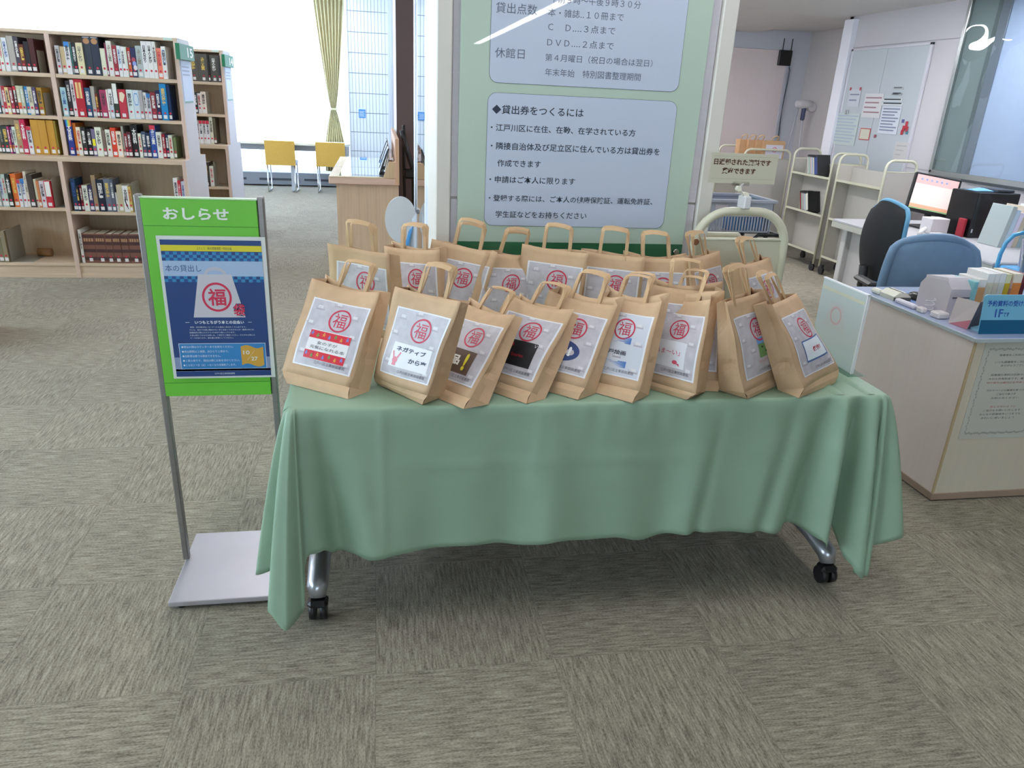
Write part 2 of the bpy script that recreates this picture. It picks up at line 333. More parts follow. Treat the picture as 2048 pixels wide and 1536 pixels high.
for c in near:
    o = bpy.data.objects.new('carpet_tile', mB if c[4] else mA); COL.objects.link(o); o.parent = fl
    o.location = Vector((c[2], c[3], 0)) - ORG[fl.name]
rest = bpy.data.objects.new('carpet_tiling', tile_mesh([(c[2], c[3], c[4], random.random() * 50) for c in cells if (c[2], c[3]) not in nearset], 'carpet_tiling'))
COL.objects.link(rest); rest.parent = fl; rest.location = -ORG[fl.name]; rest['kind'] = 'stuff'

WALLM = M('d6d4d6', .7, kind='wall', amt=.03, scale=(3, 3, 3))
CEILM = M('e2e2e2', .8, kind='wall', amt=.02, scale=(2, 2, 2))
struct('ceiling', MB().box(-9, 8, -16.2, 13.2, CEIL, CEIL + .1), CEILM)
sd = struct('ceiling_staff', MB().box(1.26, 4.9, 3.35, 10, SCEIL, SCEIL + .08).box(1.26, 8, 3.27, 3.35, SCEIL, CEIL), CEILM)
struct('wall_left', MB().box(-6.7, -6.6, -16, 13.2, 0, .8).box(-6.7, -6.6, -16, 13.2, 2.72, CEIL).box(-6.7, -6.6, -16, -2.1, .8, 2.72).box(-6.7, -6.6, 11.5, 13.2, .8, 2.72), WALLM)
w3 = struct('added_window_3', MB().box(-6.68, -6.62, -2.1, 11.5, .8, .84).box(-6.68, -6.62, -2.1, 11.5, 2.68, 2.72), M('b8bcc4', .4, .6))  # unseen window, added to let in light from the left
for k in range(6, 12): part('mullion', MB().box(-6.68, -6.62, -15.9 + k * 2.29, -15.84 + k * 2.29, .84, 2.68), M('b8bcc4', .4, .6), w3)
for k in range(6, 12): part('pane', MB().box(-6.652, -6.648, -15.84 + k * 2.29, -13.61 + k * 2.29, .84, 2.68), glass_mat('left_glass', 'f4fbff') if k == 6 else bpy.data.materials['left_glass'], w3)
struct('wall_front', MB().box(-9, 8, -16.2, -16.1, 0, .8).box(-9, 8, -16.2, -16.1, 2.72, CEIL).box(1.0, 8, -16.2, -16.1, .8, 2.72), WALLM)
w4 = struct('window_4', MB().box(-6.6, 1.0, -16.18, -16.12, .8, .84).box(-6.6, 1.0, -16.18, -16.12, 2.68, 2.72), M('b8bcc4', .4, .6))
for k in range(4): part('pane', MB().box(-6.6 + k * 1.9, -4.71 + k * 1.9, -16.152, -16.148, .84, 2.68), bpy.data.materials['left_glass'], w4)
for k in range(3): part('mullion', MB().box(-4.73 + k * 1.9, -4.68 + k * 1.9, -16.18, -16.12, .84, 2.68), M('b8bcc4', .4, .6), w4)
RW = M('c9c4c8', .55, kind='wall', amt=.02, scale=(2, 2, 2))
wr = struct('wall_right', MB().box(4.9, 5.0, 3.2, 7.86, 0, CEIL).box(4.9, 8, 3.1, 3.2, 0, CEIL).box(8, 8.1, -16.2, 3.2, 0, CEIL), RW)
# panel seams of the right wall
sm = MB()
for (y0, y1, z) in ((3.2, 6.5, 1.06 - .0), (3.2, 7.86, 2.15), (7.62, 7.86, 1.0)): sm.box(4.896, 4.9, y0, y1, z - .002, z + .002)
part('panel_joint', sm, M('8c8890', .7), wr)
# staff room far end: pink roller shutter, white strip standing for doorway light, pale side wall
sb = struct('wall_staff', MB().box(5.42, 5.75, 10, 10.1, 0, 2.5).box(1.26, 3.2, 10, 10.1, 0, 2.5).box(3.2, 5.42, 10, 10.1, 2.26, 2.5), M('dde0ea', .6, kind='wall', amt=.02))
struct('wall_recess', MB().box(5.72, 5.8, 7.86, 10, 0, 2.6).box(4.9, 5.72, 7.80, 7.86, 0, 2.6), M('ddd8d8', .6, kind='wall', amt=.02))
struct('ceiling_recess', MB().box(4.9, 5.8, 7.86, 10.1, 2.5, 2.56), CEILM)
struct('doorway_light_trim', MB().box(4.84, 4.92, 7.70, 7.86, 0, 2.42, 0, .004), M('ecebf4', .4))  # bright doorway light painted as a white strip
struct('wall_staff_light_stop', MB().box(1.2, 5.9, 10.1, 10.2, 0, 2.9), WALLM)  # unseen backing, added to stop sky light leaking through the partition
shp = thing('folding_partition', 'pale pink closed folding partition at the far end of the staff room', 'partition', (4.3, 9.98, 0))
for k in range(18): part('panel', MB().box(3.2 + k * .1234, 3.2 + k * .1234 + .1232, 9.97, 9.985, .01, 2.255, 0, .0008), M('f2e4e4', .5), shp)
part('guide_rail', MB().box(5.40, 5.44, 9.95, 9.99, 0, 2.28, 0, .003), M('c8c8d4', .4), shp)
# window wall behind the reading desk
WB = 12.97
struct('wall_back', MB().box(-9, -.42, WB, WB + .15, 0, .22).box(-9, -.42, WB, WB + .15, 2.8, CEIL).box(-.5, 8, WB, WB + .15, 0, CEIL), M('dfe6f0', .6))
w1 = struct('window_1', MB().box(-9, -.5, WB + .02, WB + .08, .22, .26).box(-9, -.5, WB + .02, WB + .08, 2.76, 2.8), M('b8bcc4', .4, .6))
for k in range(8): part('mullion', MB().box(-8.5 + k * 1.1, -8.44 + k * 1.1, WB + .02, WB + .08, .26, 2.76), M('b8bcc4', .4, .6), w1)
GL = glass_mat('window_glass', 'f4fbff')
for k in range(7): part('pane', MB().box(-8.44 + k * 1.1, -7.4 + k * 1.1, WB + .045, WB + .051, .26, 2.76), GL, w1)
SH = sheer_mat('e9ecf6', .5, .90, 'sheer_cloth')
def sheer(x0, x1, name, label, wob=.045, per=.135):
    def f(u, v):
        x = x0 + (x1 - x0) * u; ph = 2 * PI * x / per + 1.7 * math.sin(x * 3.1)
        return (x, 12.86 + wob * math.sin(ph) * (.8 + .2 * math.sin(x * 7)) + .004 * math.sin(v * 9 + x * 5), .235 + v * 2.58)
    return one(name, MB().grid(f, int((x1 - x0) / per * 10), 8), SH, label, 'curtain', 'sheer curtains of the window wall')
sheer(-7.0, -3.1, 'sheer_curtain', 'sheer white curtain glowing behind the bookcases, left half of the window')
sheer(-3.1, -.40, 'sheer_curtain', 'sheer white curtain glowing above the reading desk with yellow chairs')
def drape(u, v):            # v 0 bottom..1 top ; gathered by a tie at z 1.21
    z = .26 + v * 2.54; k = abs(z - 1.213)
    if z > 1.213: w = .075 + .375 * min(1, (k / 1.5)) ** .8; cx = -.69 + (-.70 + .69) * k / 1.55
    else: w = .075 + .26 * min(1, k / .62) ** .8; cx = -.69 + .012 * k
    x = cx + (u - .5) * w; amp = .018 + .02 * min(1, k)
    return (x, 12.70 + amp * math.sin(u * 2 * PI * 8) + .02 * (1 - (2 * u - 1) ** 2) * -1, z)
dr = one('drape', MB().grid(drape, 110, 40), M('d8d0a8', .75, kind='cloth', amt=.06, scale=(90, 90, 20)), 'pale yellow-green drape tied back at the window edge', 'curtain')
part('tie', MB().tube([(-.69 + .046 * math.cos(a * PI / 8), 12.695 + .04 * math.sin(a * PI / 8), 1.213) for a in range(16)], .013, 8, closed=True), M('dad9b0', .7), dr)
# tiled wall to the right of the window: narrow tall tiles
tw = struct('wall_tiled', MB().box(-.42, .17, 12.05, 12.2, 0, CEIL), M('8f9cae', .7))
tm = MB().box(-.0225, .0225, -.012, 0, 0, .268, 0, .003); tme = mesh('wall_tile', tm, M('dfe8f2', .35, kind='wall', amt=.04, scale=(5, 5, 5)))
for i in range(12):
    for j in range(10):
        o = bpy.data.objects.new('wall_tile', tme); COL.objects.link(o); o.parent = tw; o.location = Vector((-.39 + i * .049, 12.05, .09 + j * .276)) - ORG[tw.name]
struct('trim_2', MB().box(-.43, -.415, 12.02, 12.95, 0, CEIL), M('e6ecf6', .5))
struct('wall_hall', MB().box(.17, .32, 7.4, 13, 0, CEIL), M('e6eaf2', .55))
struct('trim_3', MB().box(.14, .17, 8.6, 8.66, 0, CEIL, 0, .003).box(.14, .17, 10.6, 10.7, 0, CEIL, 0, .003), M('cdd6e6', .5))
struct('wall_niche', MB().box(.17, 1.4, 7.3, 7.4, 0, CEIL), M('5e4c4a', .6, kind='wall', amt=.08, scale=(2, 2, 1)))
sg = MB().box(-.03, .03, -.004, 0, 0, .115, 0); s_ = thing('wall_sign', 'small blue notice plate fixed on the narrow tiled wall', 'sign', (-.235, 12.03, 1.12))
part('plate', MB().box(-.05, .05, -.006, 0, 0, .12, 0, .002), M('4a92d8', .4), s_, local=True)
lt = MB()
for r in range(5): lt.box(-.038, .038 - .012 * (r % 2), -.0075, -.006, .02 + r * .017, .026 + r * .017)
part('lettering', lt, M('cfe4ff', .5), s_, local=True)
part('header', MB().box(-.045, .045, -.0076, -.006, .123, .14), M('d8ecff', .5), s_, local=True)
# radiator under the window
hx = thing('convector_heater', 'long low grey convector heater under the sheer curtains', 'heater', (-3.5, 12.75, 0))
part('casing', MB().box(-7, -.62, 12.74, 12.95, .02, .215, 0, .006), M('9aa0ac', .5), hx)
for k in range(9): part('vent_slot', MB().box(-6.8 + k * .7, -6.3 + k * .7, 12.732, 12.742, .09, .125, 0, .002), M('4c525e', .6), hx)
# ------------------------------------------------------------------ notice pillar
PY = 2.75
pl = struct('pillar', MB().box(.199, .252, PY - .03, 3.15, 0, CEIL, 0, .004).box(.24, 1.25, PY, 3.15, 0, CEIL).box(1.205, 1.262, PY - .03, 3.15, 0, CEIL, 0, .004), M('dcd8cf', .5))
part('cladding_panel', MB().box(.254, 1.203, PY - .012, PY, 1.15, CEIL, 0, .002), M('cfcbd2', .5, kind='wall', amt=.03, scale=(3, 3, 90)), pl)
part('cladding_panel', MB().box(.254, 1.203, PY - .012, PY, 0.0, 1.143, 0, .002), M('cfcbd2', .5, kind='wall', amt=.03, scale=(3, 3, 90)), pl)
nb = thing('notice_board', 'tall pale green lending rules board on the pillar behind the bags', 'notice board', (.72, PY - .02, .9))
part('backing', MB().box(.279, 1.166, PY - .026, PY - .013, .80, 2.5, 0, .001), M('bccfbf', .35, coat=1.0, spec=.3), nb)
fb = lambda a, b: (a, PY - .0268, b)
part('base_band', rect(MB(), fb, .280, 1.165, .801, .992), M('2a6f4c', .35, coat=1.0), nb)
pn = MB(); pn2 = MB()
for (a0, a1, b0, b1) in ((.379, 1.075, 1.053, 1.510), (.381, 1.071, 1.543, 2.15)):
    poly(pn2, lambda a, b: (a, PY - .0270, b), rrect(a0 - .0012, a1 + .0012, b0 - .0012, b1 + .0012, .031)); poly(pn, lambda a, b: (a, PY - .0274, b), rrect(a0, a1, b0, b1, .03))
part('panel_outline', pn2, M('4a5560', .5), nb); part('text_panel', pn, M('c6d0e2', .35, coat=1.0, spec=.3), nb)
TX = [('午前９時～午後９時３０分', .581, .9, 1.814), ('貸出点数', .396, .537, 1.776), ('本・雑誌‥１０冊まで', .575, .843, 1.772), ('Ｃ　Ｄ‥‥３点まで', .578, .817, 1.728), ('ＤＶＤ‥‥２点まで', .578, .816, 1.68), ('休館日', .398, .501, 1.638),
      ('第４月曜日（祝日の場合は翌日）', .574, .964, 1.632), ('年末年始　特別図書整理期間', .576, .925, 1.585), ('◆貸出券をつくるには', .394, .726, 1.456), ('・江戸川区に在住、在勤、在学されている方', .392, .927, 1.396),
      ('・隣接自治体及び足立区に住んでいる方は貸出券を', .394, 1.028, 1.334), ('作成できます', .42, .58, 1.275), ('・申請はご本人に限ります', .393, .713, 1.218), ('・登録する際には、ご本人の健康保険証、運転免許証、', .393, 1.032, 1.152), ('学生証などをお持ちください', .42, .767, 1.094)]
fp = lambda a, b: (a, PY - .0278, b)
for k, (t, a0, a1, zc) in enumerate(TX):
    h = (a1 - a0) / len(t) * .92
    put_text(mb := MB(), t, fp, a0, a1 - (.01 if t[-1] in '、。' else 0), zc - h / 2, zc + h / 2, bold=.012 if k >= 8 else 0)
    part('lettering', mb, M('2c3648' if k >= 8 else '5c6478', .5), nb)
part('standoff_bolt', MB().cyl((1.137, PY - .027, .965), (1.137, PY - .045, .965), .011, 16), M('b8b4b0', .2, 1), nb)
part('standoff_bolt', MB().cyl((.305, PY - .027, .965), (.305, PY - .045, .965), .011, 16), M('b8b4b0', .2, 1), nb)
# glass screen leaving the pillar's left side
gs = thing('glass_screen', 'frameless glass screen with a steel post beside the notice pillar', 'glass screen', (.215, 3.8, 0))
part('pane', MB().box(.209, .217, 3.42, 4.42, .05, 2.6, 0, .001), glass_mat('screen_glass', 'e4f2ee', 0, 1.55, 3.0), gs)
part('post', MB().box(.200, .224, 4.43, 4.47, 0, CEIL, 0, .003), brushed('c8ccd4'), gs)
part('post', MB().box(.200, .224, 3.38, 3.41, 0, CEIL, 0, .003), M('e8eef4', .4), gs)
part('clamp', MB().box(.190, .236, 4.36, 4.44, .845, .868, 0, .004), brushed('a8acb0', .25), gs)
part('edge_post', MB().box(.199, .222, 3.16, 3.30, 0, CEIL, 0, .003), M('d4e0f0', .4), gs)
# ------------------------------------------------------------------ table on casters
tb = thing('folding_table', 'wheeled folding table hidden under the green cloth', 'table', (.64, 2.19, 0))
SV = brushed('b9bcc2', .3, .8); BLK = M('17181a', .4)
part('table_top', MB().box(-.23, 1.50, 1.86, 2.53, .672, .697, 0, .006), M('d8d4cc', .5), tb)
for x in (-.205, 1.475):
    part('leg', MB().tube([(x, 2.2, .09), (x, 2.2, .67)], .03, 12, flat=.6), SV, tb)
    part('foot_bar', MB().tube([(x, 1.885, .075), (x, 1.90, .105), (x, 2.0, .125), (x, 2.2, .135), (x, 2.40, .125), (x, 2.5, .105), (x, 2.515, .075)], [.024, .032, .033, .035, .033, .032, .024], 12), SV, tb)
    for y in (1.885, 2.515):
        w = part('caster', MB().cyl((x - .026, y, .031), (x - .006, y, .031), .030, 20).cyl((x + .006, y, .031), (x + .026, y, .031), .030, 20).box(x - .03, x + .03, y - .026, y + .024, .045, .072, 0, .01), BLK, tb)
part('cross_bar', MB().tube([(-.2, 2.2, .60), (1.47, 2.2, .60)], .018, 10), SV, tb)
# ------------------------------------------------------------------ green cloth
TX0, TX1, TY0, TY1, TZ = -.25, 1.515, 1.84, 2.545, .7035
def interp(x, pts):
    if x <= pts[0][0]: return pts[0][1]
    for (a, b_), (c, d) in zip(pts, pts[1:]):
        if x <= c:
            t = (x - a) / (c - a); t = t * t * (3 - 2 * t); return b_ + (d - b_) * t
    return pts[-1][1]
FH = [(-.25, .13), (-.215, .27), (-.176, .272), (-.15, .246), (-.116, .243), (-.074, .255), (.119, .262), (.31, .268), (.381, .258), (.5, .276), (.603, .265), (.685, .270), (.774, .250), (.875, .271), (.948, .271), (1.227, .253), (1.30, .25), (1.36, .235), (1.393, .195), (1.412, .20), (1.43, .245), (1.452, .15), (1.475, .105), (1.515, .105)]
def gs_(x, c, w): return math.exp(-((x - c) / w) ** 2)
def front_off(x, t):
    """how far the cloth stands out from the table edge at x, depth t 0..1"""
    o = .012 + .018 * t
    o += .008 * t * math.sin(x * 11.0 + 1.2 + .6 * t) + .007 * t * math.sin(x * 27 + 2 - t)
    o += .003 * gs_(x, -.005, .012) + .0025 * gs_(x + .04 * t, .44, .02)                       # pressed creases
    o += .0035 * gs_(t, .38 + .03 * math.sin(x * 3), .016) + .0015 * max(0, 1 - t * 3) * math.sin(x * 75 + 3 * math.sin(x * 9)) * (1 if x > .45 else .3)
    o += t ** .5 * (.050 * gs_(x, 1.372 - .005 * t, .016 + .014 * t) - .050 * gs_(x, 1.318 - .035 * t, .026 + .014 * t) + .075 * gs_(x, 1.468 + .012 * t, .014 + .018 * t) - .065 * gs_(x, 1.424, .02) - .02 * gs_(x, 1.22 - .06 * t, .025))
    o += t ** .9 * (-.050 * gs_(x, -.175 + .045 * t, .018 + .022 * t) + .022 * gs_(x, -.10 + .06 * t, .04))
    o += t * .02 * gs_(x, .93 - .03 * t, .05) - t * .016 * gs_(x, .99 - .05 * t, .02) + t * .012 * gs_(x, .46, .05)
    return o
PATH = []      # (edge point, normal angle, hem z, offset fn)
nF = 190
for k in range(nF + 1):
    x = TX0 + .02 + (TX1 - TX0 - .04) * k / nF; PATH.append(('F', x))
def corner(cx, cy, a0, a1, prof, n=40):
    for k in range(1, n): PATH.append(('C', (cx, cy, a0 + (a1 - a0) * k / n, prof, k / n)))
# right front corner: angle -90 -> 0 ; prof: k -> (radius at hem, hem z)
RC = ([(0, .05), (.2, .085), (.4, .06), (.62, .14), (.85, .07), (1, .05)], [(0, .105), (.2, .11), (.4, .20), (.62, .245), (.85, .30), (1, .30)])
LC = ([(0, .04), (.18, .04), (.36, .13), (.55, .055), (.8, .11), (1, .04)], [(0, .30), (.18, .245), (.36, .20), (.55, .17), (.8, .19), (1, .11)])
corner(TX1 - .02, TY0 + .02, -PI / 2, 0, RC)
for k in range(61): PATH.append(('R', TY0 + .02 + (TY1 - TY0 - .04) * k / 60))
SB = ([(0, .045), (.5, .05), (1, .03)], [(0, .30), (.5, .2), (1, .28)])
corner(TX1 - .02, TY1 - .02, 0, PI / 2, SB, 20)
for k in range(61): PATH.append(('B', TX1 - .02 - (TX1 - TX0 - .04) * k / 60))
corner(TX0 + .02, TY1 - .02, PI / 2, PI, SB, 20)
for k in range(61): PATH.append(('L', TY1 - .02 - (TY1 - TY0 - .04) * k / 60))
LC2 = ([(0, .05), (.2, .115), (.36, .06), (.54, .12), (.76, .115), (.93, .05), (1, .045)], [(0, .27), (.2, .215), (.36, .235), (.54, .135), (.76, .085), (.93, .10), (1, .13)])
corner(TX0 + .02, TY0 + .02, PI, PI * 1.5, LC2, 60)
def drop(item, t):
    k, d = item
    te = t ** .75
    if k == 'F':
        zb = interp(d, FH); x = d + t * (.03 * gs_(d, 1.49, .05)) ; return (x, TY0 - front_off(d, t) + .012, TZ - (TZ - zb) * t)
    if k == 'R': return (TX1 + .012 + .05 * t + .022 * t * math.sin(d * 40), d, TZ - (TZ - .30 - .01 * math.sin(d * 20)) * t)
    if k == 'B': return (d, TY1 + .01 + .03 * t + .015 * t * math.sin(d * 17), TZ - .42 * t)
    if k == 'L': return (TX0 - .012 - .04 * t - .02 * t * math.sin(d * 34), d, TZ - (TZ - .27) * t)
    cx, cy, an, (pr, pz), u = d
    r = .02 + .004 + (interp(u, pr)) * te; z = TZ - (TZ - interp(u, pz)) * t
    return (cx + math.cos(an) * r, cy + math.sin(an) * r, z)
cl = MB(); NP = len(PATH); NT = 26
ts_ = [0, .004, .012] + [.025 + (1 - .025) * (k / NT) for k in range(NT + 1)]
def edge(item):
    k, d = item
    if k == 'F': return (d, TY0 + .012)
    if k == 'R': return (TX1 - .012, d)
    if k == 'B': return (d, TY1 - .012)
    if k == 'L': return (TX0 + .012, d)
    cx, cy, an, pr, u = d; return (cx + math.cos(an) * .008, cy + math.sin(an) * .008)
for it in PATH: e_ = edge(it); cl.v.append(Vector((e_[0], e_[1], TZ)))
for t in ts_[1:]:
    for it in PATH:
        p = Vector(drop(it, t)); 
        if t < .03:
            e_ = edge(it); f = t / .03; p = Vector((e_[0] + (p.x - e_[0]) * math.sin(f * PI / 2), e_[1] + (p.y - e_[1]) * math.sin(f * PI / 2), TZ - (TZ - p.z) * (1 - math.cos(f * PI / 2)) - .0))
        cl.v.append(p)
for j in range(len(ts_) - 1):
    for i in range(NP):
        i2 = (i + 1) % NP; cl.f.append([j * NP + i, j * NP + i2, (j + 1) * NP + i2, (j + 1) * NP + i]); cl.m.append(0); cl.sm.append(True)
cl.f.append(list(range(NP))[::-1]); cl.m.append(0); cl.sm.append(False)
def topz(x, y):   # soft rucks on the table top near the right end
    return TZ + .0012
GRN = M('94b097', .5, kind='cloth', amt=.05, scale=(7, 7, 7), spec=.45, bump=.12)
ct = one('table_cloth', cl, GRN, 'sage green cloth draped over the long table with the paper bags', 'tablecloth')
sd_ = ct.modifiers.new('s', 'SOLIDIFY'); sd_.thickness = .0012; sd_.offset = -1
# rucks lying on the top at the right end
for (xa, ya, xb, yb, nm) in ((1.36, 1.855, 1.30, 2.3, 0), (1.46, 1.852, 1.40, 2.35, 1)):
    rk = MB(); n = 14
    def rf(u, v):
        x = xa + (xb - xa) * u + .02 * math.sin(u * 3); y = ya + (yb - ya) * u; h = .010 * math.sin(PI * min(1, u * .9 + .1)) ** .8 * math.sin(PI * v) ** 1.3
        return (x + (v - .5) * .05, y, TZ - .0004 + h)
    rk.grid(rf, n, 10); part('fabric_fold', rk, GRN, ct)

# ------------------------------------------------------------------ paper bags
KR = M('cfae8a', .75, kind='paper', amt=.07, scale=(25, 25, 25), bump=.15)
KRD = M('cba981', .75, kind='paper', amt=.06, scale=(30, 30, 30))
SHW = M('e8e8ec', .5); SHG = M('c6c2c8', .5, kind='paper', amt=.12, scale=(40, 40, 40)); RED = M('c8324e', .5); BLOT = M('dedcde', .5); BLG = M('b5aeb6', .5)
def bag(key, label, deco, seed, hl=(.5, 1.0), sheet=(.12, .95, .10, .815), noframe=False):
    V = [Vector(p) for p in BAGS[key]]; LF, RF, RB, LB, FL, FR, TL, TR, KR_, KL = V
    rnd = random.Random(seed); a1, a2, a3 = [rnd.uniform(0, 6) for _ in range(3)]
    base = (LF + RF + RB + LB) / 4; base.z = .7052
    t = thing('paper_bag', label, 'paper bag', base, 'paper bags on the green table')
    nF_ = (FR - FL).cross(TL - FL).normalized()
    if nF_.y > 0: nF_ = -nF_
    def S(u, v, eps=0.):
        p = (FL * (1 - u) + FR * u) * (1 - v) + (TL * (1 - u) + TR * u) * v
        wv = 4 * u * (1 - u)
        b = wv * (.010 * math.sin(PI * min(1, v * 1.15)) - .016 * v ** 3) + .0035 * math.sin(u * 7 + a1) * v + .0025 * math.sin(v * 9 + u * 4 + a2)
        b += .004 * math.sin(u * 3.1 + v * 5 + a3) * wv
        p = p + nF_ * (b + eps); p.z -= .010 * wv * max(0, v - .8) * 5 * .5
        return p
    nu, nv = 12, 16; mb = MB()
    mb.grid(lambda u, v: S(u, v), nu, nv)                                    # front
    def low(u, v):                                                           # rounded fold between front and base
        a = LF * (1 - u) + RF * u; b = S(u, 0); return a * (1 - v) + b * v + nF_ * .004 * math.sin(PI * v)
    mb.grid(low, nu, 2, 0, False)
    def Bk(u, v):
        p = (LB * (1 - u) + RB * u) * (1 - v) + (KL * (1 - u) + KR_ * u) * v; wv = 4 * u * (1 - u)
        q = S(u, min(1, v)); p = p + (q - p) * (.55 * wv * v ** 2); p.z -= .004 * math.sin(u * 6 + a2) * v ** 4; return p
    mb.grid(lambda u, v: Bk(1 - u, v), nu, nv)
    def side(u_edge, w, v):                                                  # gusset with a centre crease
        f = S(u_edge, v) if v > 0 else (S(u_edge, 0)); b_ = Bk(u_edge, v); p = f * (1 - w) + b_ * w
        inn = (S(.5, v) - S(u_edge, v)).normalized(); cr = 1 - abs(2 * w - 1)
        p = p + inn * cr * (.002 + .022 * v ** 1.3 + (.007 if .3 < v < .36 else 0)) + inn * .003 * math.sin(v * 14 + a1) * cr; return p
    mb.grid(lambda w, v: side(1, w, v), 4, nv, 0, False); mb.grid(lambda w, v: side(0, 1 - w, v), 4, nv, 0, False)
    # small gusset triangles at the bottom and the base
    mb.add([RF, RB, S(1, 0)], [(0, 1, 2)]); mb.add([LF, S(0, 0), LB], [(0, 1, 2)]); mb.add([LF, LB, RB, RF], [(0, 1, 2, 3)])
    part('body', mb, KR, t, solid=.0007)
    # side creases and base glue flap
    # handles
    up = (TL - FL).normalized(); ex = (TR - TL).normalized(); w = (TR - TL).length
    for q, (hh, lean, back) in enumerate(((.082 + .012 * rnd.random(), .015 * rnd.uniform(-1, 1), 0), (.078 + .012 * rnd.random(), .02 * rnd.uniform(-1, 1), 1))):
        c0 = S(.5, 1) if not back else Bk(.5, 1)
        cshift = hl[0] - .5
        hw = .046; pts = []
        ins = -nF_ * (.003 if not back else -.003)
        dirn = (up * 1.0 - nF_ * (lean + (.12 if back else -.02))).normalized()
        for (a, b_) in [(-hw, -.035), (-hw, .0), (-hw * .98, hh * .55), (-hw * .96, hh * .90), (-hw * .86, hh * .985), (-hw * .3, hh * 1.03), (hw * .3, hh * 1.02), (hw * .86, hh * .97), (hw * .96, hh * .89), (hw * .98, hh * .55), (hw, 0), (hw, -.035)]:
            pts.append(c0 + ex * (a + cshift * w) + dirn * b_ + ins)
        hb = MB(); n = len(pts); wd_ = .0058; th = .0009
        for i, p in enumerate(pts):
            tg = (pts[min(n - 1, i + 1)] - pts[max(0, i - 1)]).normalized(); sdv = tg.cross(nF_).normalized()
            tilt = nF_ * (.004 * (1 if 3 <= i <= 8 else 0)) 
            for s1, s2 in ((1, 1), (-1, 1), (-1, -1), (1, -1)): hb.v.append(p + sdv * wd_ * s1 + nF_ * th * s2 + tilt * s1)
        for i in range(n - 1):
            for j in range(4): hb.f.append([i * 4 + j, i * 4 + (j + 1) % 4, i * 4 + 4 + (j + 1) % 4, i * 4 + 4 + j]); hb.m.append(0); hb.sm.append(False)
        hb.f += [[3, 2, 1, 0], [(n - 1) * 4 + k for k in range(4)]]; hb.m += [0, 0]; hb.sm += [False, False]
        part('handle', hb, KRD, t)
    # label sheet following the front
    u0, u1, v0, v1 = sheet; e1 = .0016
    sh = part('label_sheet', MB().grid(lambda a, b_: S(u0 + (u1 - u0) * a, v0 + (v1 - v0) * b_, e1), 12, 14), SHW, t)
    def F(e): return lambda a, b_: S(u0 + (u1 - u0) * a, v0 + (v1 - v0) * b_, e)
    part('print', MB().grid(lambda a, b_: F(e1 + .0004)(.03 + .94 * a, .02 + .96 * b_), 12, 14), M('cfd3dc', .5) if deco == 'edo' else SHG, sh)
    bl = MB(); bd = MB()
    for k, (a, b_) in enumerate(((.17, .86), (.80, .80), (.10, .62), (.86, .52), (.45, .95), (.12, .2), (.88, .12), (.55, .30), (.3, .42))):
        rect(bl, F(e1 + .0007), a - .04, a + .04, b_, b_ + .04); rect(bd, F(e1 + .0006), a - .07, a + .08, b_ - .03, b_ - .006, 0, 2)
        for j in range(5): rect(bd, F(e1 + .0006), a - .08 + j * .035, a - .07 + j * .035, b_ - .002, b_ + .02)
    part('print_motif', bl, BLOT, sh, kind='stuff'); part('print_shading', bd, BLG, sh, kind='stuff')
    cx, cy = (.57, .73)
    st = MB(); asp = (w * (u1 - u0)) / ((TL - FL).length * (v1 - v0)); ra = .185
    ring(st, F(e1 + .0011), cx, cy, ra, ra * asp, .14); part('stamp_ring', st, RED, sh)
    put_text(g := MB(), '福', F(e1 + .0012), cx - ra * .60, cx + ra * .60, cy - ra * asp * .62, cy + ra * asp * .62); part('stamp_character', g, RED, sh)
    E = e1 + .0010; G = F(E); H = F(E + .0004); T2 = F(E + .0008)
    def pc(nm, mbb, col): part(nm, mbb, M(col, .5), sh)
    if deco == 'dolls':
        pc('theme_card', rect(MB(), G, .17, .86, .12, .54, 0, 6, 4), 'eceaea')
        for b0 in (.415, .12):
            pc('red_border', rect(MB(), H, .17, .86, b0, b0 + .115, 0, 6, 1), 'd8263a'); d = {0: MB(), 1: MB(), 2: MB()}
            for k in range(7):
                c = .21 + k * .1; y = b0 + (.03 if k % 2 else .055); mbk = d[k % 3]
                ring(mbk, T2, c, y + .034, .013, .013, 1, 8); poly(mbk, T2, [(c - .03, y + .02), (c + .03, y + .02), (c + .012, y + .005), (c + .025, y - .02), (c, y), (c - .025, y - .02), (c - .012, y + .005)])
            for k, cc in enumerate(('6a8ad0', '5a9a50', 'e0a040')): pc('doll_motif', d[k], cc)
        put_text(m1 := MB(), '女の子が', T2, .34, .68, .335, .385); put_text(m1, '元気になれる本', T2, .24, .82, .265, .315); pc('lettering', m1, '404048')
    elif deco == 'rabbit':
        pc('theme_card', rect(MB(), G, .16, .90, .14, .50, 0, 6, 4), 'eeeef0')
        put_text(m1 := MB(), 'ネガティブ', T2, .24, .80, .38, .455, bold=.03); put_text(m1, 'から卒', T2, .52, .86, .235, .315, bold=.03); pc('lettering', m1, '2c3458')
        r = MB(); ring(r, H, .27, .24, .05, .05, 1, 12)
        for s1 in (-1, 1): poly(r, H, [(.27 + s1 * .015, .27), (.27 + s1 * .045, .27), (.27 + s1 * .085, .36), (.27 + s1 * .06, .37)])
        poly(r, H, [(.24, .20), (.30, .20), (.31, .16), (.23, .16)]); pc('rabbit_picture', r, 'e8909c')
    elif deco == 'brown':
        pc('theme_card', rect(MB(), G, .05, .80, .13, .50, 0, 6, 4), '5c4434')
        put_text(m1 := MB(), '絶品', T2, .15, .56, .24, .40, bold=.04); pc('lettering', m1, 'f0ece4')
        put_text(m2_ := MB(), '!', T2, .64, .70, .18, .46, bold=.04); pc('exclamation_mark', m2_, 'e6d820')
    elif deco == 'black':
        pc('theme_card', rect(MB(), G, .10, .84, .16, .55, 0, 6, 4), '14141a')
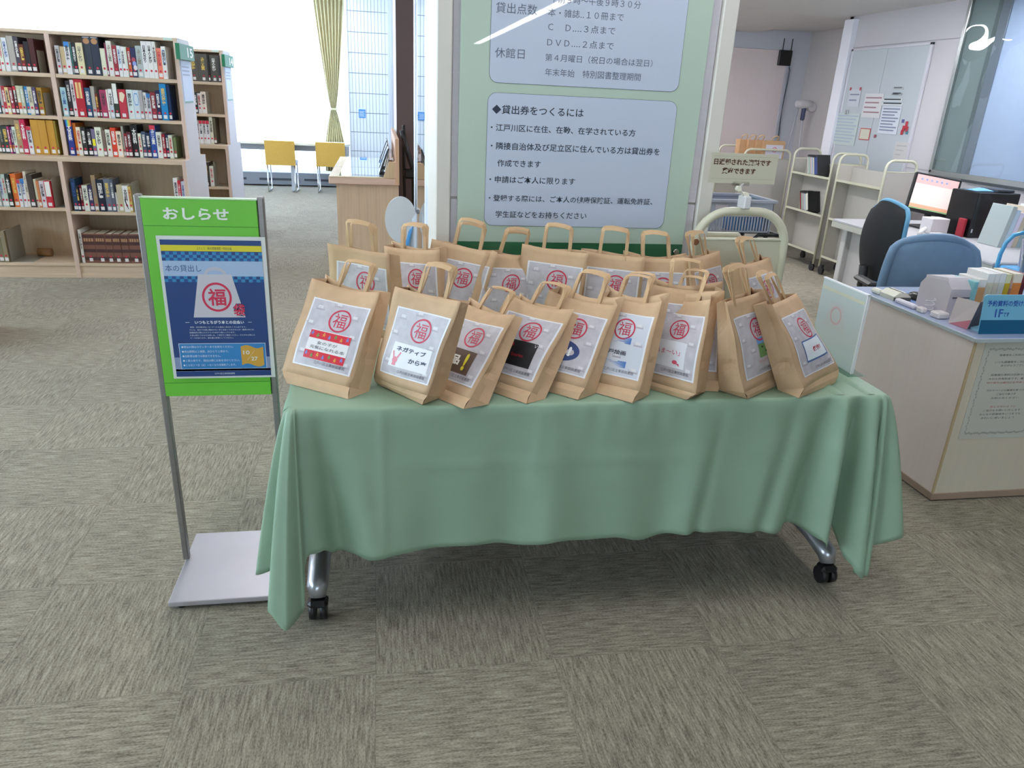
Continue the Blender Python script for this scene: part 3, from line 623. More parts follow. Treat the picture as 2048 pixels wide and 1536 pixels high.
        put_text(m1 := MB(), '恋愛', T2, .22, .42, .40, .50, bold=.05); put_text(m1, 'Love Stories', T2, .24, .66, .30, .35); pc('lettering', m1, 'b82030')
    elif deco == 'blue':
        r = MB(); ring(r, G, .50, .34, .28, .17, 1, 28); pc('blue_disc', r, '1c3c78')
        put_text(m1 := MB(), '泣', T2, .34, .54, .25, .38, bold=.04); put_text(m1, '!', T2, .60, .65, .26, .42, bold=.06); pc('lettering', m1, 'eef0f4')
    elif deco == 'edo':
        r = MB()
        r2 = MB()
        for k in range(6):
            poly(r, H, [(.74, .50 + k * .016), (.74, .516 + k * .016), (.40 + k * .045, .516 + k * .016)])
            poly(r2, H, [(.74, .14 + k * .016), (.74, .156 + k * .016), (.60 - k * .055, .140 + k * .016)])
        pc('blue_streaks', r, '4a7cc0'); pc('blue_streaks', r2, '4a7cc0'); put_text(m1 := MB(), '江戸絵画', T2, .28, .70, .32, .39, bold=.02); pc('lettering', m1, '303848')
    elif deco == 'pinkink':
        pc('theme_card', rect(MB(), G, .16, .80, .14, .53, 0, 6, 4), 'e4e6ec')
        put_text(m1 := MB(), 'あま～い」', T2, .20, .70, .32, .40); pc('lettering', m1, 'd0526a')
        r = MB(); ring(r, H, .62, .22, .05, .03, 1, 10); poly(r, H, [(.64, .20), (.72, .17), (.70, .21)]); pc('rose_picture', r, 'd0506a')
    elif deco == 'meadow':
        pc('sky_picture', rect(MB(), G, .45, .98, .50, .60, 0, 5, 1), '6aa0e0'); pc('meadow_picture', rect(MB(), G, .45, .98, .28, .50, 0, 5, 2), '6f9a5c')
        r = MB()
        for a, b_ in ((.52, .44), (.62, .36), (.74, .42), (.84, .33), (.7, .32)): poly(r, T2, [(a, b_), (a + .04, b_ + .025), (a + .07, b_ + .005), (a + .03, b_ - .015)])
        pc('cow_pictures', r, '26282c'); put_text(m1 := MB(), 'のんびり大自然', T2, .40, .92, .20, .25); pc('lettering', m1, 'd06a78')
    elif deco == 'bluecard':
        pc('card_border', rect(MB(), G, .20, .90, .20, .56, 0, 6, 4), '5a78b0'); pc('theme_card', rect(MB(), H, .22, .86, .23, .54, 0, 6, 4), 'e6eef4')
        put_text(m1 := MB(), '傑作！', T2, .42, .70, .34, .42, bold=.03); pc('lettering', m1, 'c8485c')
    elif deco == 'pinkcard':
        pc('theme_card', rect(MB(), G, .30, .82, .02, .32, 0, 5, 3), 'd8b8c4'); put_text(m1 := MB(), '大人への', T2, .34, .78, .20, .29, bold=.03); pc('lettering', m1, '30303c')
    elif deco == 'skyblue':
        pc('theme_card', rect(MB(), G, .55, .85, .28, .42, 0, 3, 2), '6ab0dc')
    elif deco == 'darkcard':
        pc('theme_card', rect(MB(), G, .40, .86, .18, .36, 0, 4, 2), '584848')
    elif deco == 'bluebar':
        pc('theme_card', rect(MB(), G, .25, .85, .30, .40, 0, 5, 1), '4868c0')
    elif deco == 'cream':
        pc('theme_card', rect(MB(), G, .50, .92, .05, .30, 0, 4, 2), 'dcd8c8'); put_text(m1 := MB(), 'の楽し', T2, .52, .80, .19, .26, bold=.02); pc('lettering', m1, '3a3c58')
    if deco in ('dolls', 'rabbit', 'brown', 'black', 'blue', 'edo', 'pinkink', 'meadow', 'bluecard'):
        put_text(m3_ := MB(), '江戸川区立東部図書館', T2, .38, .90, .06, .105); pc('footer_lettering', m3_, '4c4c58')
    return t
bag('B1', 'front paper bag at the left table end, with red doll-patterned banner', 'dolls', 1)
bag('B2', 'front paper bag with a pink rabbit on its white card', 'rabbit', 2)
bag('B3', 'front paper bag with brown card and yellow exclamation mark', 'brown', 3)
bag('B4', 'front paper bag with a black card and small red lettering', 'black', 4)
bag('B5', 'front paper bag with a dark blue disc on its label', 'blue', 5)
bag('B6', 'front paper bag with blue streaks around black lettering on its label', 'edo', 6)
bag('B7', 'front paper bag with white card lettered in thin pink strokes', 'pinkink', 7)
bag('B8', 'paper bag half hidden between the pink-lettered bag and the meadow-picture bag', 'none', 8)
bag('B9', 'paper bag with a meadow and sky picture on its label', 'meadow', 9, sheet=(.10, .95, .11, .80))
bag('B10', 'front paper bag at the right table end, card edged in blue', 'bluecard', 10)
bag('C1', 'back row paper bag at the left end, directly behind the doll-banner bag', 'skyblue', 11)
bag('C2', 'back row paper bag behind the rabbit bag, second from the left end', 'darkcard', 12)
bag('C3', 'tall back row paper bag with a pink card, third from the left end', 'pinkcard', 13)
bag('C4', 'back row paper bag partly covered by the pink-card bag', 'cream', 14)
bag('C5', 'back row paper bag behind the dark blue disc bag', 'none', 15)
bag('C6', 'back row paper bag with a blue bar on its label', 'bluebar', 16)
bag('C7', 'back row paper bag below the bolt of the green board', 'none', 17)
bag('C8', 'back row paper bag turned to the right before the cream book truck', 'none', 18)
bag('C9', 'rearmost paper bag at the right, standing before the cream truck panel', 'none', 19)
# clear sleeve poster seen from behind, standing on the right table edge
sp = thing('poster_stand', 'translucent upright poster sheet on the right end of the green table, seen from behind', 'poster', (1.5, 2.15, .706))
fr = lambda a, b_: (1.508, 2.02 + a * .247, .708 + b_ * .262)
part('sheet', MB().box(1.5, 1.5075, 2.02, 2.267, .708, .97, 0, .001), M('c6d2d0', .35, coat=.6), sp)
part('stand_foot', MB().box(1.47, 1.54, 2.0, 2.28, .705, .709, 0, .0005), glass_mat('clear_plastic', 'e8f4f0'), sp)
fr3 = lambda a, b_: (1.4985, 2.02 + a * .247, .708 + b_ * .262)
fr2 = lambda a, b_: (1.4992, 2.02 + a * .247, .708 + b_ * .262)
part('show_through', rect(MB(), fr2, .03, .97, .87, .91), M('d2d4bc', .4, coat=.5), sp)
part('show_through', poly(MB(), fr2, [(.30, .42), (.82, .42), (.70, .76), (.42, .76)]), M('c9cecb', .4, coat=.5), sp)
part('show_through', ring(MB(), fr3, .56, .60, .13, .12, .25), M('d2b6b6', .4, coat=.5), sp)
part('edge_strip', MB().box(1.499, 1.5085, 2.018, 2.022, .708, .971, 0).box(1.499, 1.5085, 2.018, 2.268, .969, .973, 0), M('f0f2f4', .4), sp)

# ------------------------------------------------------------------ sign stand
ss = thing('sign_stand', 'floor sign stand with bright green board reading おしらせ', 'sign stand', (-.49, 2.17, 0))
part('base_plate', MB().box(-.652, -.30, 1.965, 2.345, .012, .030, 0, .002), brushed('c4c0c6', .38, .55), ss)
for x in (-.62, -.33):
    for y in (1.99, 2.32): part('foot_pad', MB().cyl((x, y, 0), (x, y, .012), .014, 14), BLK, ss)
for x, a, b_ in ((-.652, 0, 0), (-.331, 0, 0)):
    part('pole', MB().box(x - .007, x + .011, 2.185, 2.212, .03, 1.205, 0, .003), brushed('8e8a88', .4, .7), ss)
GB = M('6fc83c', .4); YP = 2.183
bd_ = part('board', MB().box(-.643, -.339, 2.184, 2.200, .612, 1.196, 0, .001), GB, ss)
part('board_cap', MB().box(-.645, -.337, 2.183, 2.201, 1.196, 1.200, 0), M('d4ecc8', .4), ss)
part('groove', MB().box(-.643, -.339, 2.1832, 2.1842, 1.121, 1.1225, 0).box(-.643, -.339, 2.1832, 2.1842, .6545, .656, 0), M('4d9a2c', .5), ss)
f1 = lambda a, b_: (a, YP - .0005, b_)
put_text(mb := MB(), 'おしらせ', f1, -.588, -.415, 1.139, 1.172, bold=.03); part('lettering', mb, M('eef6ea', .5), ss)
SX0, SX1, SZ0, SZ1 = -.612, -.322, .672, 1.096
sheetp = part('poster_sheet', MB().box(SX0, SX1, 2.176, 2.178, SZ0, SZ1, 0), M('dfe3e0', .3, coat=.8), ss)
def fq(e): return lambda a, b_: (SX0 + a * (SX1 - SX0), 2.1755 - e, SZ1 - b_ * (SZ1 - SZ0))
Q0 = fq(0); Q1 = fq(.0003); Q2 = fq(.0006); Q3 = fq(.0009); Q4 = fq(.0012)
def pp(nm, mbb, col, rough=.35): part(nm, mbb, M(col, rough, coat=.5), sheetp)
pp('navy_ground', rect(MB(), Q0, .03, .96, .025, .985), '17407e')
pp('pale_band', rect(MB(), Q1, .03, .96, .165, .268), 'a9c2e2')
pp('yellow_band', rect(MB(), Q1, .03, .96, .060, .100), 'e0d62a')
ck = MB(); ck2 = MB()
for (b0, nr) in ((.104, 3), (.268, 2)):
    for r in range(nr):
        for k in range(26):
            a = .03 + k * .93 / 26
            rect(ck if (r + k) % 2 else ck2, Q1, a, a + .93 / 26, b0 + r * .0203, b0 + (r + 1) * .0203) if (r + k) % 2 or k % 3 else None
part('checker_squares', ck, M('2f8ac0', .35, coat=.5), sheetp, kind='stuff'); part('checker_squares', ck2, M('1d4f94', .35, coat=.5), sheetp, kind='stuff')
put_text(mb := MB(), '２０１５　秋の読書週間・特別企画', Q2, .36, .68, .090, .070); pp('lettering', mb, '5a5a30')
put_text(mb := MB(), '本の貸出し', Q2, .05, .38, .238, .192); pp('lettering', mb, '2c4c88')
pp('bag_picture', poly(MB(), Q2, [(.26, .555), (.755, .555), (.655, .255), (.345, .255)]), 'cfcdd6')
hm = MB(); n = 20; o_ = [(.505 + .105 * math.cos(PI * k / n), .255 - .05 * math.sin(PI * k / n)) for k in range(n + 1)]; i_ = [(.505 + .075 * math.cos(PI * k / n), .255 - .028 * math.sin(PI * k / n)) for k in range(n + 1)]
hm.add([Q3(*p) for p in o_ + i_], [(k, k + 1, n + 2 + k, n + 1 + k) for k in range(n)]); pp('bag_handle_picture', hm, 'c6c6d4')
rg = MB(); ring(rg, Q3, .50, .412, .140, .102, .15, 36); put_text(rg, '福', Q4, .415, .585, .472, .352, bold=.02); pp('red_stamp', rg, 'd42a52')
put_text(mb := MB(), '袋', Q3, .640, .762, .548, .455, bold=.07); pp('lettering', mb, '1a2c60'); put_text(mb := MB(), '袋', Q4, .645, .757, .544, .459, bold=.02); pp('lettering', mb, 'd42a52')
def bt(t, a0, a1, b0, h, col='e4eaf4', bold=0):
    put_text(mb := MB(), t, Q4, a0, a1, b0 + h, b0, bold=bold); pp('lettering', mb, col)
bt('いつもとちがう本との出会い', .265, .735, .576, .026, bold=.03)
pp('rule', rect(rect(MB(), Q3, .175, .215, .588, .591), Q3, .775, .81, .588, .591), 'e4eaf4')
for k, (t, a1) in enumerate((('普段、足を運ばないコーナーにも面白い本はたくさんあります。', .75), ('そんな、自分では選ぶ機会のない本と出会ってみませんか？福袋の中には、', .83), ('図書館員が選んだオススメの本が３冊入っています。', .64), ('中身は借りてからのお楽しみ。ご自宅でご確認ください。それぞれの袋には', .83), ('テーマがあります。袋を選ぶ参考にしてください。', .62))):
    bt(t, .205 if k else .215, a1, .618 + k * .0195, .011)
pp('box_outline', rect(MB(), Q2, .085, .925, .741, .930), 'dfe8f4'); pp('blue_box', rect(MB(), Q3, .090, .920, .744, .927), '2f86c8')
for k, (t, a1) in enumerate((('●貸出の際はカウンターまでお持ちください。', .61), ('●貸出期間は２週間、おひとり１袋まで。', .56), ('●自動貸出機では貸出できません。', .48), ('●１袋３冊です。貸出は順にお気を付けください。', .66), ('●１０月２７日（火）～なくなり次第終了します。', .62))):
    bt(t, .11, a1, .758 + k * .0335, .017)
fl_ = [(.68 + .22 * k / 16, .768 - .012 * math.sin(2 * PI * k / 16)) for k in range(17)] + [(.90 - .22 * k / 16, .905 - .012 * math.sin(2 * PI * (16 - k) / 16)) for k in range(17)]
pp('gold_flag', poly(MB(), Q4, fl_), 'd8a640')
q5 = fq(.0015)
put_text(mb := MB(), '10', q5, .70, .765, .825, .795, bold=.03); put_text(mb, '27', q5, .775, .84, .872, .842, bold=.03); poly(mb, q5, [(.735, .868), (.738, .868), (.815, .795), (.812, .795)]); pp('lettering', mb, 'e8e4d8')
pp('grey_band', rect(rect(MB(), Q1, .03, .96, .843, .945), Q1, .03, .96, .930, .947), '8a9cc0')
pp('blue_footer', rect(MB(), Q2, .03, .96, .947, .985), '163c7c'); bt('江戸川区立東部図書館', .40, .60, .959, .013)
# ------------------------------------------------------------------ bookcases 15 and 14
WD = wood('d6c0a6', .45, 'x'); WDV = wood('d6c0a6', .45, 'z'); WDP = wood('dcc2b2', .5, 'z'); LAM_LIT = M('d4d2d8', .5, kind='wall', amt=.02)
SHELF = [('1.80', 1.780, 1.803), ('b', 1.485, 1.512), ('b', 1.188, 1.213), ('m', .895, .928), ('b', .500, .524), ('p', .093, .117)]
def bookcase(no, yl, label, nb, loc_x=-1.475):
    yu = yl + .14; t = thing('bookcase', label, 'bookcase', (loc_x - nb * .4435, yl + .3, 0), 'library bookcases')
    prof = [(yl, 0), (yl, .926), (yu, .93), (yu, 1.78), (yu + .02, 1.803), (yu + .36, 1.803), (yu + .38, 1.78), (yu + .38, .93), (yu + .56, .926), (yu + .56, 0)]
    part('end_panel', MB().prism(prof, lambda a, b_, c: (loc_x - c, a, b_), .004), LAM_LIT, t)  # laminate outer face, window light put into its pale bluish colour
    part('end_panel', MB().prism(prof, lambda a, b_, c: (loc_x - .004 - c, a, b_), .028), WDP, t)
    for k in range(nb):
        xr = loc_x - .032 - k * .887; xl = xr - .855
        nm = 'divider' if k < nb - 1 else 'end_panel'
        part(nm, MB().box(xl - .032, xl, yu, yu + .38, .928, 1.78, 0, .001).box(xl - .032, xl, yl, yl + .70, 0, .895, 0, .001), WDP, t)
        for q, (kd, z0, z1) in enumerate(SHELF[1:]):
            if k == 1 and q == 3: z0 += .022; z1 += .022
            if kd == 'm': part('shelf_board', MB().box(xl - (.032 if k < nb else 0), xr, yl, yl + .70, z0, z1, 0, .0015), WD, t)
            elif z0 > .9: part('shelf_board', MB().box(xl, xr, yu + .003, yu + .377, z0, z1, 0, .0015), WD, t)
            else: part('shelf_board', MB().box(xl, xr, yl + .003, yl + .69, z0, z1, 0, .0015), WD, t)
        part('back_panel', MB().box(xl, xr, yu + .225, yu + .24, .928, 1.78).box(xl, xr, yl + .36, yl + .375, .117, .895), wood('c8b498', .55, 'z'), t)
        part('plinth', MB().box(xl, xr, yl + .012, yl + .03, 0, .093), WD, t)
        part('plinth_strip', MB().box(xl, xr, yl + .006, yl + .012, 0, .028), WD, t)
    part('top_board', MB().box(loc_x - .032 - nb * .887, loc_x - .004, yu, yu + .38, 1.78, 1.803, 0, .0015), WD, t)
    part('top_tag', MB().box(loc_x - .10, loc_x - .036, yu - .0008, yu, 1.783, 1.801), M('c8dcd4', .4), t)
    s = part('number_plate', MB().box(loc_x, loc_x + .03, yu - .09, yu + .375, 1.655, 1.765, 0, .002), M('1c7a56', .4), t, label='green plate numbered %s' % no)
    f = lambda a, b_: (loc_x + .0305, a, b_)
    part('numeral', put_text(MB(), no, f, yu + .15, yu + .33, 1.675, 1.745, bold=.02), M('f2f6f2', .5), s)
    g = part('guide_sheet', MB().box(loc_x, loc_x + .004, yu + .02, yu + .30, 1.345, 1.652, 0, .001), M('c4d2ec', .4), t)
    f2 = lambda a, b_: (loc_x + .0045, a, b_)
    m = MB()
    for r in range(3):
        for k in range(9): rect(m, f2, yu + .04 + k * .026, yu + .056 + k * .026, 1.60 - r * .028, 1.612 - r * .028)
    part('lettering', m, M('7c88a8', .5), g, kind='stuff'); part('green_footer', rect(MB(), f2, yu + .02, yu + .30, 1.345, 1.358), M('7fa6a0', .5), g)
    return t
bookcase('15', 6.28, 'light wooden bookcase numbered 15, nearest of the two numbered bookcases', 3)
bookcase('14', 8.05, 'light wooden bookcase numbered 14, standing behind bookcase 15', 2)
# wooden end of a further bookcase at the left frame edge
ob3 = thing('bookcase', 'wooden bookcase end just showing at the left edge of the carpet', 'bookcase', (-3.1, 4.7, 0), 'library bookcases')
part('end_panel', MB().prism([(4.42, 0), (4.42, .926), (4.56, .93), (4.56, 1.80), (4.94, 1.80), (4.94, .93), (4.952, .926), (4.952, 0)], lambda a, b_, c: (-2.385 - c, a, b_), .03), wood('cfae8c', .5, 'z'), ob3)
part('back_panel', MB().box(-3.9, -2.415, 4.93, 4.95, 0, 1.8).box(-3.9, -2.415, 4.56, 4.94, 1.78, 1.8), WDV, ob3)
for z_ in (.1, .5, .9, 1.2, 1.5): part('shelf_board', MB().box(-3.9, -2.415, 4.45 if z_ < 1 else 4.57, 4.93, z_, z_ + .024), WD, ob3)

TITLES = ['スポーツ大事典', '日本の祭り', '日本人と遊び', '大百科', '世界の鉄道', '図説年中行事', '東京の歴史']
tmesh = []
for s in TITLES:
    mbt = MB(); vs, fs, wh = glyphs(s, .03, True); mbt.add([(x - .5, 0, y) for x, y in vs], fs); tmesh.append(mesh('title', mbt, M('f4f4f0', .5)))
def title_mesh(k, col):
    key = ('tm', k, col)
    if key not in _m: me = tmesh[k].copy(); me.materials.clear(); me.materials.append(M(col, .5)); _m[key] = me
    return _m[key]
dm = MB(); ring(dm, lambda a, b_: (a, 0, b_), 0, 0, .008, .008, 1, 12); DOT = mesh('round_sticker', dm, M('cc3450', .5))
dw = MB(); ring(dw, lambda a, b_: (a, -.0002, b_), 0, 0, .0035, .0035, 1, 8)
LBL = mesh('spine_label', rect(MB(), lambda a, b_: (a, 0, b_), -.5, .5, 0, 1), M('e6e4e4', .5))
BND = {}
def unit(name, col, fn):
    if (name, col) not in BND: BND[(name, col)] = mesh(name, fn(), M(col, .5))
    return BND[(name, col)]
PAGE = M('e2dccb', .8)
nbook = 0
def child(name, me, par, loc, scl=(1, 1, 1)):
    o = bpy.data.objects.new(name, me); COL.objects.link(o); o.parent = par; o.location = loc; o.scale = scl; return o
def book(x, y, z, w, h, d, col, label, group, tcol=None, tk=0, style='', lean=0, sticker=True):
    global nbook; nbook += 1
    c = min(.003, w * .15); mb = MB()
    if style == 'pages': mb.box(0, w, 0, d, 0, h, 1, c)
    else:
        mb.box(0, w, 0, .004, 0, h, 0, min(.0015, c)).box(0, .002, .004, d, 0, h, 0).box(w - .002, w, .004, d, 0, h, 0).box(.002, w - .002, .004, d - .004, .003, h - .004, 1)
    me = mesh('book', mb, [M(col, .45, spec=.35), PAGE]); o = bpy.data.objects.new('book', me); COL.objects.link(o); o.location = (x, y, z)
    if lean: o.rotation_euler = (0, lean, 0)
    setp(o, label, 'book', group); e = -.0006
    if sticker:
        child('round_sticker', DOT, o, (w / 2, e, .052), (min(1, w / .022),) * 3)
        child('spine_label', LBL, o, (w / 2, e, .012), (min(.026, w * .8), 1, .026))
    if tcol: child('title', title_mesh(tk % 7, tcol), o, (w / 2, e, h * (.42 if sticker else .3)), (min(w * .62, .035), 1, h * .46))
    if style == 'rainbow':
        for k, cc in enumerate(('2858c8', '28b0c8', 'b8d060', 'e8b040', 'd85030')): child('rainbow_band', unit('rainbow_band', cc, lambda: rect(MB(), lambda a, b_: (a, 0, b_), 0, 1, 0, 1)), o, (w * k / 5, e * 1.5, h - .045), (w / 5, 1, .045))
    if style == 'panels':
        for k in (0, 1): child('yellow_panel', unit('yellow_panel', 'e8d08c', lambda: rect(MB(), lambda a, b_: (a, 0, b_), 0, 1, 0, 1)), o, (w * (.18 + .42 * k), e, h * .5), (w * .2, 1, h * .42))
        child('orange_panel', unit('orange_panel', 'd88058', lambda: rect(MB(), lambda a, b_: (a, 0, b_), 0, 1, 0, 1)), o, (w * .38, e, h * .5), (w * .22, 1, h * .42))
    if style == 'fan': child('cream_fan', unit('cream_fan', 'ecdcc0', lambda: poly(MB(), lambda a, b_: (a, 0, b_), [(0, .2), (.1, .95), (.6, 1), (1, .75), (.8, .4), (.5, .0)])), o, (w * .14, e, h * .55), (w * .75, 1, h * .36))
    if style == 'halfwhite': child('white_patch', unit('white_patch', 'eceee8', lambda: rect(MB(), lambda a, b_: (a, 0, b_), 0, 1, 0, 1)), o, (w * .1, e * .8, h * .42), (w * .8, 1, h * .56))
    if style == 'yellowpatch': child('yellow_patch', unit('yellow_patch', 'e6e020', lambda: rect(MB(), lambda a, b_: (a, 0, b_), 0, 1, 0, 1)), o, (w * .1, e, h * .38), (w * .8, 1, h * .26))
    if style == 'volume':
        for k, (z0, hh) in enumerate(((.02, .028), (.085, .026), (.145, .026), (.20, .024))): child('dark_band', unit('dark_band', '4a2c2c', lambda: rect(MB(), lambda a, b_: (a, 0, b_), 0, 1, 0, 1)), o, (.002, e * .7, z0 * h / .235), (w - .004, 1, hh))
        child('gilt_lettering', unit('gilt_lettering', 'b89468', lambda: rect(rect(rect(rect(MB(), lambda a, b_: (a, 0, b_), 0, .16, 0, 1), lambda a, b_: (a, 0, b_), .26, .42, 0, 1), lambda a, b_: (a, 0, b_), .54, .7, 0, 1), lambda a, b_: (a, 0, b_), .84, 1, 0, 1)), o, (w * .14, e, h * .735), (w * .72, 1, .024))
    if style == 'discs':
        child('gold_disc', unit('gold_disc', 'b8865c', lambda: ring(MB(), lambda a, b_: (a, 0, b_), .5, .5, .5, .5, 1, 16)), o, (w * .1, e, h - .052), (w * .8, 1, .04))
        child('white_topline', unit('white_topline', 'c8ccd8', lambda: rect(MB(), lambda a, b_: (a, 0, b_), 0, 1, 0, 1)), o, (w * .1, e, h - .01), (w * .8, 1, .006))
    if style == 'magazine':
        for k, cc in enumerate(('b84858', '88a0dc', 'e0d8e0')): child('cover_picture', unit('cover_picture', cc, lambda: ring(MB(), lambda a, b_: (a, 0, b_), .5, .5, .5, .5, 1, 9)), o, (w * (.1 + .1 * k), e * (1 + .3 * k), h * (.5 - .13 * k)), (w * .8, 1, h * .18))
    if style in ('redtop', 'bluehex', 'figure', 'purplegold', 'bluetop', 'orangeband'):
        cc, z0, z1 = {'redtop': ('d03048', .86, 1), 'bluehex': ('5898d8', .45, .92), 'figure': ('34383c', .12, .5), 'purplegold': ('e0a838', .1, .32), 'bluetop': ('3c88d0', .84, 1), 'orangeband': ('e07038', .2, .42)}[style]
        if style == 'bluehex': child('hexagon_print', unit('hexagon_print', cc, lambda: ring(MB(), lambda a, b_: (a, 0, b_), .5, .5, .5, .5, .16, 6)), o, (w * .05, e, h * z0), (w * .9, 1, h * (z1 - z0)))
        elif style == 'figure': child('figure_print', unit('figure_print', cc, lambda: poly(MB(), lambda a, b_: (a, 0, b_), [(0, 1), (.3, .9), (.5, .5), (1, 0), (.7, 0), (.3, .4), (.1, .7)])), o, (w * .15, e, h * z0), (w * .7, 1, h * (z1 - z0)))
        else: child('colour_band', unit('colour_band', cc, lambda: rect(MB(), lambda a, b_: (a, 0, b_), 0, 1, 0, 1)), o, (.001, e * .8, h * z0), (w - .002, 1, h * (z1 - z0)))
    return o
def bookend(x, y, z, w, h, label, d=.13, col='b4b2a4'):
    o = one('bookend', MB().box(x, x + .0016, y, y + d, z, z + h, 0).box(x, x + w, y, y + d, z, z + .0016), M(col, .4, .3), label, 'bookend', 'metal bookends on the shelves'); return o
ROWN = ['', 'top', 'second', 'third', 'fourth', 'bottom']
def row(case, bay, r, x, y, z, items, k=1.0, d=.19):
    """items: (w, h, colour, colour name, title colour letter, style)"""
    n = 0; grp = 'books on the %s shelf, %s bay of bookcase %s' % (ROWN[r], bay, case); tk = r * 3
    for it in items:
        w, h, col, nm = it[:4]; tc = it[4] if len(it) > 4 else 'n'; stl = it[5] if len(it) > 5 else ''
        if nm == 'gap': x += w; continue
        if nm == 'end': bookend(x + .001, y + .01, z, w, h, 'grey metal bookend on the %s shelf, %s bay of bookcase %s%s' % (ROWN[r], bay, case, ', further left' if tc == '2' else '')); x += .004 if stl else w; continue
        n += 1; tk += 1
        book(x, y + random.uniform(0, .012), z + .0005, w - .0012, h, d - random.uniform(0, .03), col, '%s book, %s from the left, %s shelf, %s bay, bookcase %s' % (nm, ORD[n], ROWN[r], bay, case), grp,
             {'k': '3a3a40', 'w': 'eeeeec', 'y': 'e6c860', 'r': 'c84050', 'b': '3858a0', 'n': None, 'g': '8a8678'}[tc], tk, stl, sticker='nostick' != stl)
        x += w
    return x
P = .000489; q = lambda L: [(w * P, h * P) + tuple(rest) for w, h, *rest in L]
XB = -2.360; YU = 6.425; YL = 6.29
row('15', 'right', 1, XB + .02, YU, 1.512, q([(65, 395, 'c8c4c6', 'grey', 'k'), (70, 385, 'c9b48e', 'tan'), (75, 455, 'e8e8ea', 'white', 'k', 'bluetop'), (25, 430, '5fb0a8', 'thin teal'), (65, 440, '2e3038', 'charcoal', 'w'), (95, 450, 'e6dcb4', 'cream', 'g'), (115, 545, '3a4450', 'dark slate', 'n', 'discs'), (115, 545, '323a4c', 'dark blue-grey', 'n', 'discs'), (75, 390, 'e4e6cc', 'ivory'), (25, 470, '8a3858', 'thin maroon'), (75, 500, 'e4e2d8', 'off-white', 'g'), (70, 440, '9c3440', 'wine red', 'w'), (55, 440, 'dfe8ea', 'pale blue-white', 'b'), (50, 430, 'ececec', 'white', 'k'), (35, 430, 'dce2d4', 'thin pale green'), (50, 420, 'b83830', 'red', 'w', 'orangeband'), (75, 425, '34365c', 'navy picture', 'n', 'magazine'), (90, 455, 'b4c2c2', 'grey-green', 'g'), (80, 525, 'e8e8e8', 'tall white', 'k'), (75, 525, 'e9e9e7', 'tall white', 'k'), (55, 525, 'e6e6e2', 'tall white', 'k'), (75, 440, 'ee8670', 'salmon pink', 'r'), (68, 465, 'eeeeea', 'white', 'k', 'bluehex'), (0, 0, '', 'gap')]))
bookend(XB + .02 + 1560 * P, YU + .02, 1.512, .05, .20, 'grey metal bookend at the right end of the top shelf, bookcase 15')
row('15', 'right', 2, XB + .012, YU, 1.213, q([(80, 420, 'a8ccd4', 'pale blue', 'b'), (65, 520, '302c34', 'black', 'w'), (60, 535, 'e4dfe0', 'pinkish white', 'k'), (130, 545, 'b82838', 'thick red', 'n', 'panels'), (85, 430, '2a5078', 'blue', 'w'), (60, 455, 'b4b2aa', 'grey'), (45, 350, '7a3428', 'brown', 'y'), (30, 370, '302428', 'thin black'), (95, 410, 'a83c60', 'raspberry', 'k'), (30, 420, 'e6e2d8', 'thin cream'), (62, 430, 'c0ccd8', 'pale grey-blue', 'k', 'halfwhite'), (78, 520, '30382c', 'dark green', 'n', 'halfwhite'), (115, 430, 'c03848', 'crimson', 'n', 'fan'), (95, 430, 'def0f0', 'pale aqua', 'k'), (90, 430, 'd4e2ea', 'white', 'n', 'bluehex'), (55, 430, 'b0aeb0', 'dull grey'), (50, 400, 'e6e6e6', 'white', 'k'), (60, 385, 'cfd0dc', 'pale lilac', 'k', 'bluetop'), (80, 410, '8a3038', 'dark red', 'w'), (70, 440, '242850', 'navy', 'w'), (100, 540, '1888c8', 'bright blue', 'y'), (50, 530, '12305c', 'dark blue')]))
row('15', 'right', 3, XB + .010, YU, .928, q([(90, 530, '2c3c90', 'blue rainbow-topped', 'w', 'rainbow'), (45, 490, 'e08030', 'orange'), (65, 430, 'e8e0c8', 'cream', 'r'), (75, 430, '2c302c', 'black', 'w'), (75, 410, '181820', 'black', 'w'), (55, 410, '7a7090', 'mauve', 'n', 'yellowpatch'), (95, 440, 'e4ead6', 'pale green', 'k'), (55, 400, '7a6a60', 'taupe'), (75, 410, 'e4e8d8', 'off-white', 'k'), (80, 440, 'dc4428', 'orange-red', 'w'), (80, 390, 'f0dcc4', 'peach', 'k'), (35, 470, '9a9c94', 'thin grey'), (48, 360, '8c1c28', 'dark red', 'w'), (60, 390, '5a2830', 'maroon', 'w'), (100, 500, '1a1c20', 'tall black', 'w'), (50, 370, 'dde4d0', 'pale green', 'r'), (62, 400, '4a5c78', 'slate blue', 'w'), (72, 385, '20304c', 'navy', 'w'), (88, 500, '2850a0', 'royal blue', 'w', 'redtop'), (82, 400, 'e2e6de', 'white', 'k'), (50, 370, 'a02030', 'red', 'w'), (50, 370, '20284c', 'navy', 'w'), (62, 360, 'd4dcc8', 'pale sage', 'r'), (50, 330, '6a7a50', 'olive green')]))
xx = row('15', 'right', 4, XB + .022, YL, .5245, q([(70, 500, '1c4468', 'petrol blue', 'b'), (42, 390, '1c2434', 'black', 'y'), (46, 400, '701828', 'maroon', 'w'), (78, 400, 'e2e6d6', 'white', 'k'), (72, 400, '3c3860', 'indigo', 'w'), (64, 560, 'a08868', 'tall tan', 'g'), (112, 500, '1c2438', 'thick dark navy', 'w'), (92, 510, '6c7484', 'grey-blue', 'y'), (54, 510, '5c6474', 'dark grey', 'w'), (32, 300, 'e8e8e8', 'small white'), (88, 420, 'c0b898', 'khaki'), (84, 410, 'eeeeee', 'white figure-printed', 'k', 'figure'), (44, 400, 'd0b868', 'mustard', 'r')]))
